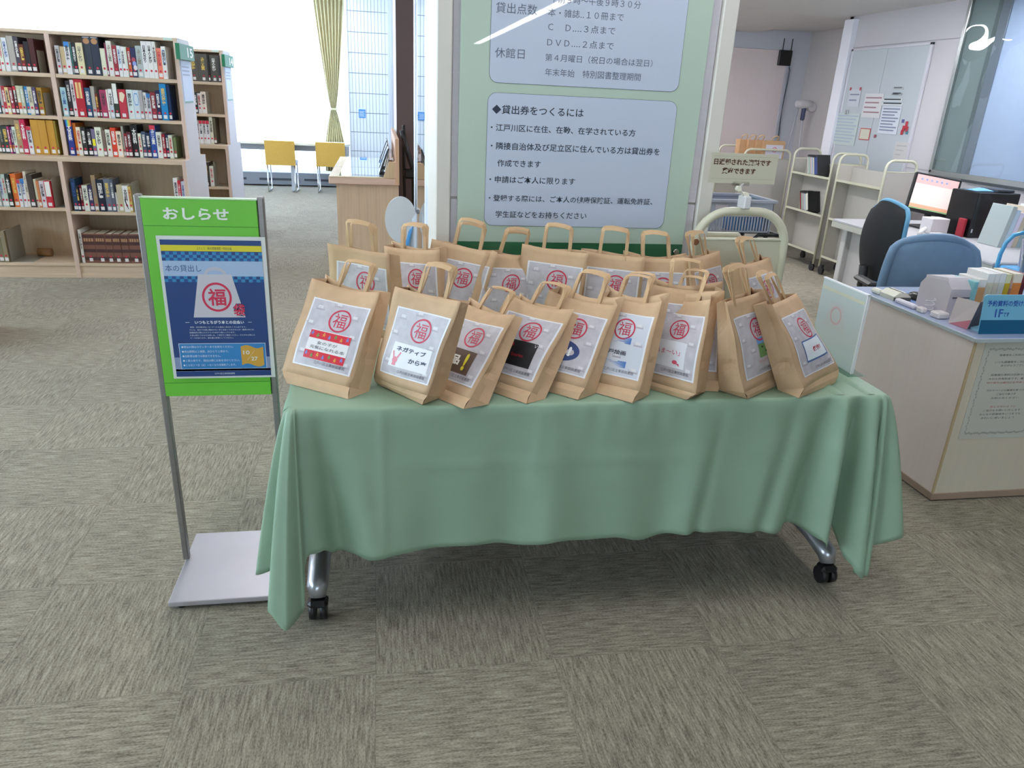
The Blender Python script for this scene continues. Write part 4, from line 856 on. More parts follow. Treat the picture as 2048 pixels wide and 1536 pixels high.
bookend(xx + .002, YL + .02, .5245, .09, .225, 'grey metal bookend on the fourth shelf, right bay of bookcase 15', .2)
row('15', 'right', 4, XB + .855 - .088, YL, .5245, [(.034, .27, 'e6e6e4', 'white right-hand', 'k'), (.022, .25, 'c83040', 'red right-hand', 'w'), (.028, .245, 'd8dcf0', 'pale blue right-hand', 'b')])
V_ = [(.022, .262, 'e4e2de', 'slim white', 'k')] + [(w, .232 + .002 * (k % 2), '7c5648', 'brown banded', 'n', 'volume') for k, w in enumerate((.092, .078, .052, .06, .058, .088, .08, .07, .08, .075))]
row('15', 'right', 5, XB + .018, YL, .1175, V_, d=.21)
# left bay (its right part is in view)
PL_ = .000349; q2_ = lambda L: [(w * PL_, h * PL_) + tuple(rest) for w, h, *rest in L]
XL0 = -2.392
def rowr(r, z, xr, items, y, d=.19):     # laid out ending at xr
    it = q2_(items); row('15', 'left', r, xr - sum(i[0] for i in it), y, z, it, d=d)
rowr(1, 1.512, XL0 - .082, [(90, 640, '8c98a8', 'grey-blue', 'w'), (80, 600, 'd8d4c8', 'cream', 'k'), (70, 620, '384858', 'dark slate', 'w'), (75, 600, 'c83444', 'red', 'w'), (80, 610, 'e2e8d8', 'pale green', 'r'), (100, 650, 'e0e4e8', 'white', 'b'), (130, 690, 'b2aea6', 'plain grey'), (90, 680, '4a4450', 'dark plum', 'w'), (100, 540, '6a3028', 'brown', 'y'), (100, 600, '28242c', 'black'), (110, 660, '4c2424', 'dark brown')], YU)
bookend(XL0 - .079, YU + .02, 1.512, .06, .155, 'grey metal bookend on the top shelf, left bay of bookcase 15')
rowr(2, 1.213, XL0 - .088, [(90, 560, 'e0dcd4', 'ivory', 'k'), (85, 540, '48586c', 'slate', 'w'), (60, 760, 'b8b8bc', 'tall grey'), (70, 560, 'b03038', 'red', 'w'), (75, 540, 'e4cc94', 'sand', 'k'), (75, 540, '9c3848', 'rose red', 'w'), (65, 560, '4c2c34', 'dark maroon', 'w', 'redtop'), (75, 580, 'c8c8a8', 'beige', 'w', 'orangeband'), (75, 580, 'b8c0a8', 'grey-green', 'w'), (75, 570, '3888c8', 'bright blue', 'w'), (90, 570, 'd2ceb4', 'pale khaki', 'g'), (75, 560, '544a70', 'purple', 'w'), (110, 560, 'b08a34', 'mustard', 'k')], YU)
bookend(XL0 - .085, YU + .02, 1.213, .06, .16, 'grey metal bookend on the second shelf, left bay of bookcase 15')
rowr(3, .928, XL0 - .030, [(90, 560, '605848', 'brown-grey', 'w'), (60, 560, '38403c', 'dark green', 'g'), (110, 570, '34423c', 'bottle green', 'y'), (45, 560, 'b03878', 'magenta', 'w', 'purplegold'), (45, 555, '6a3c80', 'violet', 'w', 'purplegold'), (70, 560, 'dce8d8', 'pale green', 'k'), (110, 700, 'a89070', 'brown', 'y'), (110, 720, 'c02850', 'crimson', 'w'), (100, 580, 'dadae2', 'pale lilac', 'k', 'redtop'), (155, 720, 'c8963c', 'ochre gilt-edged'), (155, 720, 'c6943c', 'ochre gilt-edged'), (150, 720, 'c8963a', 'ochre gilt-edged'), (45, 715, '8c7a30', 'olive-gold')], YU)
rowr(4, .5465, XL0 - .085, [(80, 640, 'ccd0d8', 'pale grey', 'b'), (70, 600, 'b8c8c0', 'grey-green', 'k'), (75, 600, 'c4ccd4', 'silver-grey', 'b'), (75, 690, 'b8ccc0', 'mint', 'r'), (90, 690, '28302c', 'black', 'w'), (115, 700, 'e87838', 'orange', 'y'), (75, 580, 'd8e0e8', 'white', 'b', 'redtop'), (80, 600, 'e6e6ea', 'white', 'b', 'bluetop'), (60, 760, 'e0d4c4', 'tall cream', 'g'), (120, 700, '4a4440', 'dark brown'), (55, 600, 'd8dcc8', 'pale green'), (60, 570, 'd08858', 'orange-brown'), (100, 570, 'dcd4dc', 'white', 'k'), (130, 570, 'c83040', 'red', 'w', 'halfwhite')], YL)
bookend(XL0 - .082, YL + .02, .5465, .09, .22, 'grey metal bookend on the fourth shelf, left bay of bookcase 15', .2)
rowr(5, .1175, XL0 - .475, [(90, 600, '8a8468', 'olive', 'w'), (80, 640, '9a8c5c', 'brown-green', 'y'), (110, 560, '7c7860', 'drab'), (90, 700, '94876a', 'tan', 'g')], YL)
bookend(XL0 - .472, YL + .02, .1175, .16, .25, 'large grey metal bookend on the bottom shelf, left bay of bookcase 15', .26, 'a8a69c')
one('wooden_roller', MB().tube([(XL0 - .36, YL + .25, .150), (XL0 - .26, YL + .25, .150)], .032, 20), wood('9c7850', .5, 'x'), 'small brown wooden cylinder lying on the empty bottom shelf of bookcase 15', 'wooden block')
# bookcase 14
Y14 = 8.05 + .145; YL14 = 8.06; X14 = -1.507
def row14(r, z, xr, it, y, d=.2): row('14', 'right', r, xr - sum(i[0] for i in it), y, z, it, d=d)
row14(1, 1.512, X14 - .006, [(.085, .245, '5c5a56', 'dark grey', 'y')] * 2 + [(.088, .245, '5e5a54', 'dark grey', 'y'), (.088, .245, '5a5854', 'dark grey', 'y'), (.018, .24, '2c2c2c', 'thin black'), (.075, .243, '5c5a56', 'dark grey', 'w'), (.022, .24, '48484a', 'slim charcoal')], Y14)
row14(2, 1.213, X14 - .165, [(.03, .2, 'd8d4cc', 'cream', 'k'), (.03, .205, 'dcd8d0', 'off-white', 'k'), (.026, .2, 'd8dccc', 'pale green', 'r'), (.026, .205, 'c8c0a8', 'beige', 'k'), (.028, .195, '3c3c40', 'black', 'w'), (.034, .19, 'e8e4e4', 'white', 'r'), (.05, .205, 'e6d8cc', 'peach-topped', 'k')], Y14)
bookend(X14 - .16, Y14 + .01, 1.213, .05, .2, 'grey metal bookend on the second shelf of bookcase 14')
row14(3, .928, X14 - .10, [(.03, .24, 'a8a8a0', 'grey'), (.028, .225, '3c88a8', 'blue', 'w'), (.026, .225, 'c8dce0', 'pale blue', 'r'), (.026, .22, 'dcd0d0', 'pinkish', 'k'), (.032, .22, 'e4e4e8', 'white', 'k', 'redtop'), (.032, .22, 'e4e4e8', 'white', 'k', 'redtop'), (.034, .22, 'e2e2e8', 'white', 'k', 'redtop'), (.032, .26, 'dcdcc8', 'tall ivory', 'k'), (.028, .25, '5c5848', 'olive-brown')], Y14)
row14(4, .5245, X14 - .135, [(.05, .19, '302c34', 'dark grey', 'w'), (.03, .185, 'e0d8d8', 'white', 'r'), (.06, .235, '4a4240', 'thick brown', 'y'), (.04, .2, 'dcdcd4', 'off-white', 'r')], YL14)
bookend(X14 - .13, YL14 + .01, .5245, .06, .24, 'pale metal bookend on the fourth shelf of bookcase 14')
# ------------------------------------------------------------------ reading desk and yellow chairs by the window
dk = thing('reading_desk', 'long white reading desk under the bright curtains', 'desk', (-1.9, 12.2, 0))
part('desk_top', MB().prism([(-5.2, 11.95), (-.55, 11.95), (-.30, 12.47), (-.45, 12.6), (-5.2, 12.6)], lambda a, b_, c: (a, b_, .695 + c), .027), M('e9ead8', .4), dk)
for x in (-.48, -1.30, -2.35, -3.4, -4.5): part('leg', MB().box(x - .03, x + .03, 12.08, 12.14, 0, .695, 0, .006), M('c2c8d4', .4, .3), dk)
part('beam', MB().box(-4.6, -.45, 12.16, 12.20, .60, .695, 0, .004), M('a8b0c0', .4, .3), dk)
YC = M('d2a94e', .6, kind='cloth', amt=.05, scale=(40, 40, 40))
def chair_y():
    t = thing('reading_chair', 'yellow padded chair with chrome sled legs, standing left of the yellow curtain', 'chair', (0, 0, 0), 'yellow chairs at the reading desk')
    bk = MB()
    bk.grid(lambda u, v: (-.215 + .43 * u, -.23 + .03 * (1 - v) - .012 * math.sin(PI * u), .40 + .35 * v), 8, 8).grid(lambda u, v: (.215 - .43 * u, -.185 + .03 * (1 - v) - .012 * math.sin(PI * u), .40 + .35 * v), 8, 8)
    bk.grid(lambda u, v: (-.215 + .43 * u, -.23 + .045 * v - .012 * math.sin(PI * u), .75 + .006 * math.sin(PI * v)), 8, 4); bk.grid(lambda u, v: (-.215 + .43 * u, -.155 - .045 * v - .012 * math.sin(PI * u), .40), 8, 1)
    for s in (-.215, .215): bk.add([(s, -.20, .40), (s, -.155, .40), (s, -.185, .75), (s, -.23, .75)], [(0, 1, 2, 3)])
    part('backrest', bk, YC, t, local=True)
    part('seat', MB().box(-.215, .215, -.2, .24, .40, .455, 0, .015), M('aab4c8', .6), t, local=True)
    CH = M('dfe3ea', .15, 1.0)
    for s in (-.2, .2): part('sled_leg', MB().tube([(s, -.17, .41), (s, -.20, .03), (s, -.19, .012), (s, .20, .012), (s, .21, .03), (s, .18, .41)], .010, 8), CH, t, local=True)
    part('stretcher', MB().tube([(-.2, .18, .38), (.2, .18, .38)], .008, 8), CH, t, local=True)
    return t
c0 = chair_y(); T0 = tree(c0); c0.location = (-1.455, 12.12, 0); c0['label'] = 'yellow padded chair at the window desk, nearer bookcase 14'
dup(T0, (-.72, 12.12, 0), 'yellow padded chair at the window desk, below the tied drape')
# ------------------------------------------------------------------ glass-topped display case
dc = thing('display_case', 'light wooden display counter with a mirrored glass top', 'display case', (-.1, 7, 0))
part('body', MB().box(-.33, .15, 6.03, 7.75, 0, .82), wood('d0b496', .5, 'z'), dc)
part('rim', MB().box(-.385, .15, 6.0, 7.9, .815, .868, 0, .006), wood('d8b8a4', .45, 'x'), dc)
part('frame_top', MB().box(-.383, -.31, 6.002, 7.898, .868, .873, 0, .001).box(-.31, .02, 6.002, 6.06, .868, .873, 0), wood('d6c49e', .4, 'y'), dc)
part('glass_top', MB().box(-.31, .06, 6.06, 7.88, .868, .874), M('aec6cc', .03, 0, spec=1.0, coat=1.0), dc)
part('glass_joint', MB().box(-.38, .06, 6.80, 6.806, .874, .8745), M('9098a4', .5), dc)
part('back_board', MB().box(.125, .155, 5.98, 7.9, .82, 1.165, 0, .002), wood('d2a888', .5, 'z'), dc)
part('side_bracket', MB().prism([(.03, .87), (.125, .87), (.125, .99), (.075, .99)], lambda a, b_, c: (a, 6.0 + c, b_), .03), wood('d0b48e', .5, 'z'), dc)
part('sloped_rest', MB().prism([(.05, .874), (.125, .874), (.125, .98), (.08, .98)], lambda a, b_, c: (a, 6.1 + c, b_), 1.5), wood('d0b48e', .5, 'y'), dc)
for k, (y, nm) in enumerate(((6.25, 'nearest of the three black tablets leaning on the display counter'), (6.75, 'middle one of the three black tablets leaning on the display counter'), (7.3, 'rear one of the three black tablets leaning on the display counter'))):
    t = thing('tablet', nm, 'tablet', (.04, y, .875), 'black tablets on the display counter')
    ya, yb = y - .03, y + .30
    part('screen_body', MB().prism([(.0, .885), (.012, .880), (.085, 1.075), (.073, 1.08)], lambda a, b_, c: (a, ya + c, b_), yb - ya), M('1c2024', .3), t)
    part('screen', MB().add([(.0065, ya + .02, .905), (.0065, yb - .02, .905), (.063, yb - .02, 1.058), (.063, ya + .02, 1.058)], [(0, 1, 2, 3)]), M('2c8c8c', .1, coat=1), t)  # teal reflection painted as the colour of the dark screen
    part('stand', MB().box(.0, .08, ya + .05, ya + .1, .8755, .89, 0, .003), BLK, t)
for k, (y, z_) in enumerate(((6.35, .985), (6.75, .985), (7.2, .985))):
    one('card_holder', MB().box(.082, .084, y - .12, y + .12, z_, z_ + .10).box(.084, .115, y - .12, y + .12, z_, z_ + .003).box(.0835, .1, y - .12, y - .117, z_, z_ + .06), M('d9d3dc', .3, coat=.5), ['nearest', 'middle', 'farthest'][k] + ' small clear card holder on the display counter ledge', 'card holder', 'card holders on the display counter')
# ------------------------------------------------------------------ round sign and things by the glass screen
rs = thing('round_sign', 'large white round sign board leaning beside the glass screen', 'sign', (.115, 4.2, 0))
dmb = MB(); dmb.cyl((.115, 4.19, .835), (.115, 4.202, .835), .088, 40); v0 = [Vector((p.x, p.y, .835 + (p.z - .835) * 1.45)) for p in dmb.v]; dmb.v = v0
part('disc', dmb, M('f0f0f4', .4), rs); part('post', MB().cyl((.115, 4.21, .02), (.115, 4.21, .8), .012, 10), SV, rs); part('base', MB().cyl((.115, 4.22, 0), (.115, 4.22, .02), .13, 28), SV, rs)
lf = thing('leaflet_stand', 'blue and white leaflet board standing low beside the round sign', 'leaflet', (.15, 4.05, 0))
part('board', MB().add([(.098, 4.0, .55), (.192, 4.0, .55), (.196, 4.06, .90), (.17, 4.06, .86), (.105, 4.02, .66)], [(0, 1, 2, 3, 4)]), M('dfe6f2', .4), lf, solid=.004)
part('blue_stripe', MB().add([(.112, 3.998, .66), (.135, 3.998, .66), (.178, 4.05, .83), (.155, 4.05, .81)], [(0, 1, 2, 3)]).add([(.10, 3.996, .57), (.15, 3.996, .57), (.16, 4.0, .64), (.115, 4.0, .64)], [(0, 1, 2, 3)]), M('4c9ad8', .4), lf)
part('leg', MB().box(.13, .14, 4.03, 4.05, 0, .56), SV, lf)
ps = thing('folding_easel', 'black folded easel leaning in the dark niche past the glass screen', 'easel', (.25, 6.7, 0))
part('strut', MB().tube([(.20, 6.7, 1.20), (.245, 6.7, 1.02), (.30, 6.7, .86), (.30, 6.72, 0.0)], .022, 8), BLK, ps)
part('strut', MB().tube([(.215, 6.75, 1.24), (.215, 6.75, .9), (.23, 6.75, 0.0)], .014, 8), BLK, ps)
part('foot', MB().box(.21, .33, 6.66, 6.78, .80, .88, 0, .02), BLK, ps)
# ------------------------------------------------------------------ service counter
ct_ = thing('service_counter', 'pale wooden service counter with a grey-blue top', 'counter', (3.6, 2.78, 0))
CW = wood('eedfd8', .45, 'z', .02)
part('front_panel', MB().box(2.262, 5.2, 2.356, 2.376, .03, .70), wood('dcd2be', .45, 'z', .02), ct_)
part('side_panel', MB().box(2.255, 2.262, 2.356, 3.15, .03, .70).box(2.262, 2.29, 2.376, 3.15, .03, .70), CW, ct_)
part('corner_edge', MB().box(2.253, 2.263, 2.353, 2.363, .03, .70, 0, .002), M('c4ad88', .5), ct_)
part('base_rail', MB().box(2.250, 5.2, 2.350, 2.37, .006, .035, 0, .001).box(2.250, 2.27, 2.37, 3.15, .006, .035, 0, .001), M('a8917e', .5), ct_)
part('counter_top', MB().box(2.245, 5.2, 2.345, 3.17, .70, .718, 0, .004), M('b2bfdc', .25, coat=.4), ct_)
part('top_edge', MB().box(2.240, 2.245, 2.345, 3.17, .703, .716).box(2.245, 5.2, 2.340, 2.345, .703, .716), M('b8c4c8', .4), ct_)
part('back_panel', MB().box(4.2, 5.2, 3.10, 3.15, .03, .70), CW, ct_)
nt_ = thing('counter_notice', 'laminated notice sheet with scroll border taped to the counter front', 'notice', (2.46, 2.355, .28))
part('sheet', MB().box(2.30, 2.62, 2.3535, 2.3555, .285, .700, 0), M('cfd0c4', .3, coat=.5), nt_)
fn = lambda a, b_: (2.30 + a * .32, 2.353, .285 + b_ * .415)
bm = MB()
for k in range(22):
    for b0 in (.06, .93):
        ring(bm, fn, .09 + k * .82 / 21, b0 + .006 * math.sin(k * 2.2), .017, .009, .35, 8)
for k in range(28):
    for a0 in (.07, .93): ring(bm, fn, a0 + .008 * math.sin(k * 2.2), .08 + k * .85 / 28, .009, .012, .35, 8)
part('scroll_border', bm, M('6c706c', .5), nt_, kind='stuff')
for k, (t, a0, a1, b0, col) in enumerate((('図書館をご利用のみなさまへ', .24, .80, .86, 'k'), ('いつも図書館をご利用いただき', .20, .82, .79, 'k'), ('ありがとうございます', .30, .72, .755, 'k'), ('図書館の資料は区民みなさまの', .20, .84, .66, 'k'), ('大切な共有財産です。書き込みや', .18, .86, .62, 'k'), ('切り取りは絶対におやめください', .17, .86, .58, 'r'), ('汚れやページの破損を見つけたら', .20, .82, .50, 'k'), ('ご自分で直さず', .36, .64, .46, 'k'), ('お知らせください', .30, .70, .42, 'k'), ('落とさないように', .32, .70, .33, 'r'), ('ご協力をお願いいたします', .24, .78, .29, 'k'), ('みんなの図書館をいつまでも', .20, .80, .25, 'k'), ('きれいに使いましょう', .24, .72, .21, 'k'))):
    put_text(mb := MB(), t, fn, a0, a1, b0, b0 + .022); part('lettering', mb, M('5c5e5c' if col == 'k' else 'c86464', .5), nt_)
bs = thing('desk_sign', 'light blue sign on the counter reading 1Fです', 'sign', (2.42, 2.42, .718))
TI = 0.04
def fsg(a, b_, e=0): return (2.295 + a, 2.402 + b_ * .12 - e, .7185 + b_)
part('panel', MB().prism(rrect(0, .30, 0, .153, .012), lambda a, b_, c: fsg(a, b_, c), .004), M('78bedc', .3), bs)
part('lower_band', MB().prism([(0, .0), (.30, .0), (.30, .055), (0, .055)], lambda a, b_, c: fsg(a, b_, .0042), .0002), M('2d83b4', .3), bs)
for (t, a0, a1, b0, b1) in (('予約資料の受け取り口は', .016, .27, .108, .132), ('1F', .058, .093, .066, .098), ('です', .096, .122, .068, .086)):
    put_text(mb := MB(), t, lambda a, b_: fsg(a, b_, .0048), a0, a1, b0, b1, bold=.02); part('lettering', mb, M('2c5cb4', .4), bs)
part('rest', MB().box(2.32, 2.57, 2.43, 2.49, .7185, .726), M('9ccbe0', .4), bs)
bx = thing('receipt_printer', 'white receipt printer at the edge of the service counter', 'printer', (2.36, 2.72, .718))
part('body', MB().prism([(0, 0), (.19, 0), (.19, .105), (.165, .135), (.03, .15), (0, .12)], lambda a, b_, c: (2.33 + c + .03 * a, 2.63 + a, .7185 + b_), .135), M('d8cfd4', .4), bx)
part('lid', MB().prism([(.03, .1505), (.165, .1355), (.165, .146), (.04, .161)], lambda a, b_, c: (2.335 + c, 2.63 + a, .7185 + b_), .125), M('e0d8de', .35), bx)
part('paper_slot', MB().box(2.345, 2.45, 2.628, 2.632, .80, .806), M('6c6870', .5), bx)
one('power_adapter', MB().box(2.275, 2.33, 2.60, 2.655, .7185, .745, 0, .006), M('e6dfdd', .4), 'small white adapter block near the counter corner', 'adapter')
one('power_adapter', MB().box(2.268, 2.295, 2.69, 2.73, .7185, .742, 0, .005), M('e6dfdd', .4), 'little white plug block between adapter and long white bar', 'adapter')
one('card_reader', MB().box(2.272, 2.300, 2.75, 2.88, .7185, .738, 0, .006), M('dcd8e2', .4), 'slim white bar lying along the counter edge', 'card reader')
one('cable_coil', MB().tube([(2.305 + .018 * math.cos(k * .7), 2.70 + .018 * math.sin(k * .7), .723 + k * .0022) for k in range(28)], .0022, 6), M('d8d4d8', .3), 'small coiled white cable beside the receipt printer', 'cable')
ms = thing('barcode_scanner', 'cream barcode scanner lying at the far end of the counter top', 'scanner', (2.33, 2.95, .718))
part('shell', MB().prism([(0, 0), (.085, 0), (.085, .018), (.06, .036), (.025, .036), (0, .018)], lambda a, b_, c: (2.285 + a, 2.90 + c, .7185 + b_), .10), M('dad8c4', .4), ms)
part('dark_trim', MB().box(2.325, 2.329, 2.899, 3.0, .7545, .7565).box(2.285, 2.37, 2.896, 2.901, .7185, .733), M('4c4e48', .4), ms)
part('scanner_head', MB().box(2.275, 2.31, 3.0, 3.06, .7185, .742, 0, .008), M('e2e2d2', .4), ms)
mo = MB().grid(lambda u, v: (2.425 + .035 * math.cos(2 * PI * u) * math.sin(PI / 2 * v), 2.93 + .055 * math.sin(2 * PI * u) * math.sin(PI / 2 * v), .7187 + .034 * math.cos(PI / 2 * v)), 18, 6)
one('computer_mouse', mo, M('1c2024', .3), 'black computer mouse on the blue-grey counter top', 'mouse')
one('mouse_mat', MB().box(2.36, 2.56, 2.86, 3.06, .718, .7186), M('6f8fc8', .6), 'blue mouse mat under the black mouse', 'mouse mat')
pk = thing('paper_pocket', 'folded pink patterned paper pocket behind the light blue sign', 'card', (2.31, 2.51, .718))
part('card', MB().add([(2.288, 2.555, .7188), (2.300, 2.462, .7188), (2.318, 2.455, .83), (2.292, 2.545, .83)], [(0, 1, 2, 3)]), M('d6c8c4', .5), pk, solid=.002)
part('pink_fold', MB().add([(2.2865, 2.548, .7190), (2.2975, 2.462, .7190), (2.3035, 2.460, .757)], [(0, 1, 2)]), M('c87a86', .5), pk, solid=.001)
part('back_flap', MB().add([(2.302, 2.464, .7188), (2.40, 2.50, .7188), (2.40, 2.50, .83), (2.320, 2.457, .83)], [(0, 1, 2, 3)]), M('5c4a50', .5), pk, solid=.002)
BK = [('8cc8cc', '9ad0d4', .018, .155, 'teal'), ('e8e4e0', 'dca46c', .036, .165, 'orange-footed'), ('e6e6e4', 'd8d0b8', .033, .190, 'cream-footed'), ('e4e2de', 'd4ccb8', .024, .190, 'beige-footed'), ('e6e6e6', 'd6d6cc', .030, .192, 'grey-footed'), ('dcdcb0', 'd0b020', .026, .188, 'yellow-footed'), ('c89c8c', 'a06858', .012, .160, 'reddish'), ('e6dcc8', 'e08840', .042, .190, 'bright orange-footed'), ('7c2430', '5c1c28', .02, .19, 'dark red')]
x = 2.425
for (c1, c2, w_, h_, nm) in BK:
    t = thing('booklet', '%s slipcase in the row standing behind the light blue sign' % nm, 'booklet', (x + w_ / 2, 2.66, .718), 'slipcases on the counter')
    part('case', MB().box(x, x + w_ - .001, 2.62, 2.74, .7185, .7185 + h_, 0, .001), M(c1, .5), t); part('foot_label', MB().box(x + .0005, x + w_ - .0015, 2.619, 2.62, .7185 + .01, .7185 + h_ * .80), M(c2, .5), t); x += w_
one('cash_tray', MB().box(2.40, 2.50, 2.70, 2.80, .7185, .80, 0, .003), M('22242a', .4), 'small black box between the receipt printer and slipcases', 'box')
# ------------------------------------------------------------------ book trucks
CRM = M('cfcdb8', .4); CRD = M('b9b4ae', .5); CST = M('3a3a3e', .3, .5)
def truck(x0, x1, y0, y1, label, ztop=1.145, zp=1.045, grp='cream steel book trucks', top_panel=True, z0=.075, plate=1.03):
    t = thing('book_truck', label, 'book truck', ((x0 + x1) / 2, (y0 + y1) / 2, 0), grp)
    for y in (y0, y1):
        r = .07; pts = [(x0 + .012, y, z0), (x0 + .012, y, ztop - r)] + [(x0 + .012 + r - r * math.cos(a * PI / 12), y, ztop - r + r * math.sin(a * PI / 12)) for a in range(1, 7)] + [(x1 - .012 - r + r * math.sin(a * PI / 12), y, ztop - r + r * math.cos(a * PI / 12)) for a in range(0, 6)] + [(x1 - .012, y, ztop - r), (x1 - .012, y, z0)]
        part('end_frame', MB().tube(pts, .012, 8), CRM, t); part('end_panel', MB().box(x0 + .02, x1 - .02, y - .004, y + .004, z0 + .05, zp), CRD, t)
        part('end_rail', MB().tube([(x0 + .012, y, zp + .004), (x1 - .012, y, zp + .004)], .006, 6), CRM, t)
    xm = (x0 + x1) / 2
    for z in (.19, .56, .92):
        part('shelf', MB().prism([(x0 + .005, z), (x0 + .005, z - .022), (x0 + .015, z - .022), (x0 + .015, z - .004), (xm - .0, z - .055), (x1 - .015, z - .004), (x1 - .015, z - .022), (x1 - .005, z - .022), (x1 - .005, z), (xm, z - .048)], lambda a, b_, c: (a, y0 + .005 + c, b_), y1 - y0 - .01), CRM, t)
    part('centre_plate', MB().box(xm - .004, xm + .004, y0 + .006, y1 - .006, z0 + .07, plate), CRD, t)
    for x in (x0 + .02, x1 - .02):
        for y in (y0 + .03, y1 - .03): part('caster', MB().cyl((x - .012, y, .036), (x + .012, y, .036), .0355, 16).box(x - .016, x + .016, y - .02, y + .02, .055, z0 + .02, 0, .004), CST, t)
    return t
truck(4.30, 4.62, 5.95, 6.64, 'cream book truck nearest the computer desk, shelves empty')
truck(4.30, 4.62, 6.75, 7.46, 'cream book truck holding black cases on two shelves')
truck(3.93, 4.50, 7.85, 8.5, 'cream book truck with paper bags on top, farthest from the counter', 1.10, 1.0, plate=.86)
for z, n, xs in ((.92, 6, 0), (.56, 5, .0)):
    for k in range(n):
        y = 7.16 - k * .026 - (0 if z > .8 else -.02); t = thing('media_case', '%s leaning %s case from the near end on the %s shelf of the second truck' % ('black', ORD[n - k], 'top' if z > .8 else 'middle'), 'case', (4.38, y, z), 'black cases on the book truck')
        S_ = Matrix.Translation((4.32, y, z - .022)) @ Matrix.Rotation(-.36, 4, 'X')
        wv = .022 if k < n - 1 else .05
        part('case', MB().box(0, .145, -wv, 0, 0, .21, 0, .002, mat=S_), M('17191c', .3), t)
        part('spine_label', MB().box(-.0012, 0, -wv + .003, -.003, .02, .19, 0, mat=S_), M(['d8dcd8', 'b8d0c0', 'dcc8c8', 'c8d4e4', 'e4e0d4', '3c4c88'][k % 6] if not (z < .8 and k == 0) else '9c2c38', .4), t)
# paper bags packed on the far truck
for k, (x, y) in enumerate(((3.98, 8.0), (4.06, 7.96), (4.14, 7.93), (4.27, 7.90))):
    t = thing('paper_bag', ['leftmost', 'second', 'third', 'front'][k] + ' brown paper bag packed on the farthest book truck', 'paper bag', (x, y, .92), 'paper bags stored on the far truck')
    bz = .923; b_ = MB().box(x - .04 if k < 3 else x - .10, x + .05 if k < 3 else x + .16, y - .0, y + .10, bz, 1.19, 0, .003)
    part('body', b_, M('c49a72', .7, kind='paper', amt=.08), t); xa, xb = (x - .04, x + .05) if k < 3 else (x - .10, x + .16); xm = (xa + xb) / 2
    part('handle', MB().tube([(xm - .03, y + .02, 1.18), (xm - .03, y - .01, 1.23), (xm - .01, y - .03, 1.245), (xm + .02, y - .03, 1.24), (xm + .03, y - .01, 1.22), (xm + .03, y + .02, 1.18)], .006, 6), M('d8b488', .7), t)
    if k == 3: part('label_sheet', MB().box(xa + .035, xb - .02, y - .0015, y - .0005, .92, 1.15), M('d4d0dc', .5), t); rr_ = MB(); ring(rr_, lambda a, c: (a, y - .002, c), xm + .01, 1.10, .028, .028, .2, 16); put_text(rr_, '福', lambda a, c: (a, y - .002, c), xm - .008, xm + .028, 1.085, 1.117); part('stamp', rr_, M('c84858', .5), t)
# the cream cart standing by the pillar
tk_ = thing('book_truck', 'large cream book truck with curved handle standing beside the notice pillar', 'book truck', (1.36, 2.9, 0))
r = .13; xa, xb, zt = 1.175, 1.545, 1.135
pts = [(xa, 2.64, .10), (xa, 2.64, zt - r)] + [(xa + r - r * math.cos(a * PI / 16), 2.64, zt - r + r * math.sin(a * PI / 16)) for a in range(1, 9)] + [(xb - r + r * math.sin(a * PI / 16), 2.64, zt - r + r * math.cos(a * PI / 16)) for a in range(0, 8)] + [(xb, 2.64, zt - r), (xb + .012, 2.64, .10)]
CRE = M('d5d3ba', .35)
part('end_frame', MB().tube(pts, .0165, 12), CRE, tk_)
part('end_frame', MB().tube([(x + .0, 3.02, min(z, .98)) for x, y, z in pts], .0145, 10), CRE, tk_)
part('rail', MB().tube([(xa, 2.64, 1.03), (xb, 2.64, 1.03)], .007, 8), M('deddc8', .35), tk_)
part('end_panel', MB().box(xa + .012, xb - .012, 2.636, 2.644, .14, 1.027), M('cccab2', .4), tk_)
for z in (.2, .52, .82): part('shelf', MB().box(xa + .02, xb - .02, 2.66, 3.0, z, z + .015, 0, .003), CRE, tk_)
part('plug', MB().cyl((xa, 2.622, 1.02), (xa, 2.626, 1.02), .012, 12), M('8c5c3c', .6), tk_)
for x in (xa, xb):
    for y in (2.66, 3.0): part('caster', MB().cyl((x - .012, y, .045), (x + .012, y, .045), .0445, 18).box(x - .018, x + .018, y - .02, y + .02, .07, .11, 0, .004), CST, tk_)
cs = thing('card_stand', 'cream card reading 日返却された資料です clipped above the cream book truck', 'sign', (1.35, 2.62, 1.15))
part('clamp', MB().box(1.335, 1.362, 2.60, 2.66, 1.148, 1.195, 0, .004), M('dcdcdc', .3), cs)
part('arm', MB().tube([(1.348, 2.63, 1.19), (1.335, 2.62, 1.20), (1.308, 2.61, 1.222)], .0045, 8), M('eceadc', .3), cs)
part('arm', MB().tube([(1.308, 2.61, 1.222), (1.325, 2.615, 1.24)], .004, 8), M('e4e4e0', .3), cs)
part('joint', MB().cyl((1.348, 2.618, 1.198), (1.348, 2.642, 1.198), .010, 14).cyl((1.306, 2.60, 1.222), (1.306, 2.62, 1.222), .009, 14), M('eeecd8', .3), cs)
part('card', MB().box(1.186, 1.447, 2.612, 2.614, 1.240, 1.346, 0), M('cdcab4', .5), cs)
fc = lambda a, b_: (a, 2.6115, b_)
part('inner_line', rect(rect(MB(), fc, 1.19, 1.44, 1.2555, 1.2562), fc, 1.19, 1.44, 1.334, 1.3347), M('a8a594', .5), cs)
for t, a0, a1, b0 in (('日返却された資料です', 1.197, 1.420, 1.304), ('貸出できます', 1.232, 1.365, 1.273)):
    put_text(mb := MB(), t, fc, a0, a1, b0, b0 + .022, bold=.035); part('lettering', mb, M('5c3c30', .5), cs)
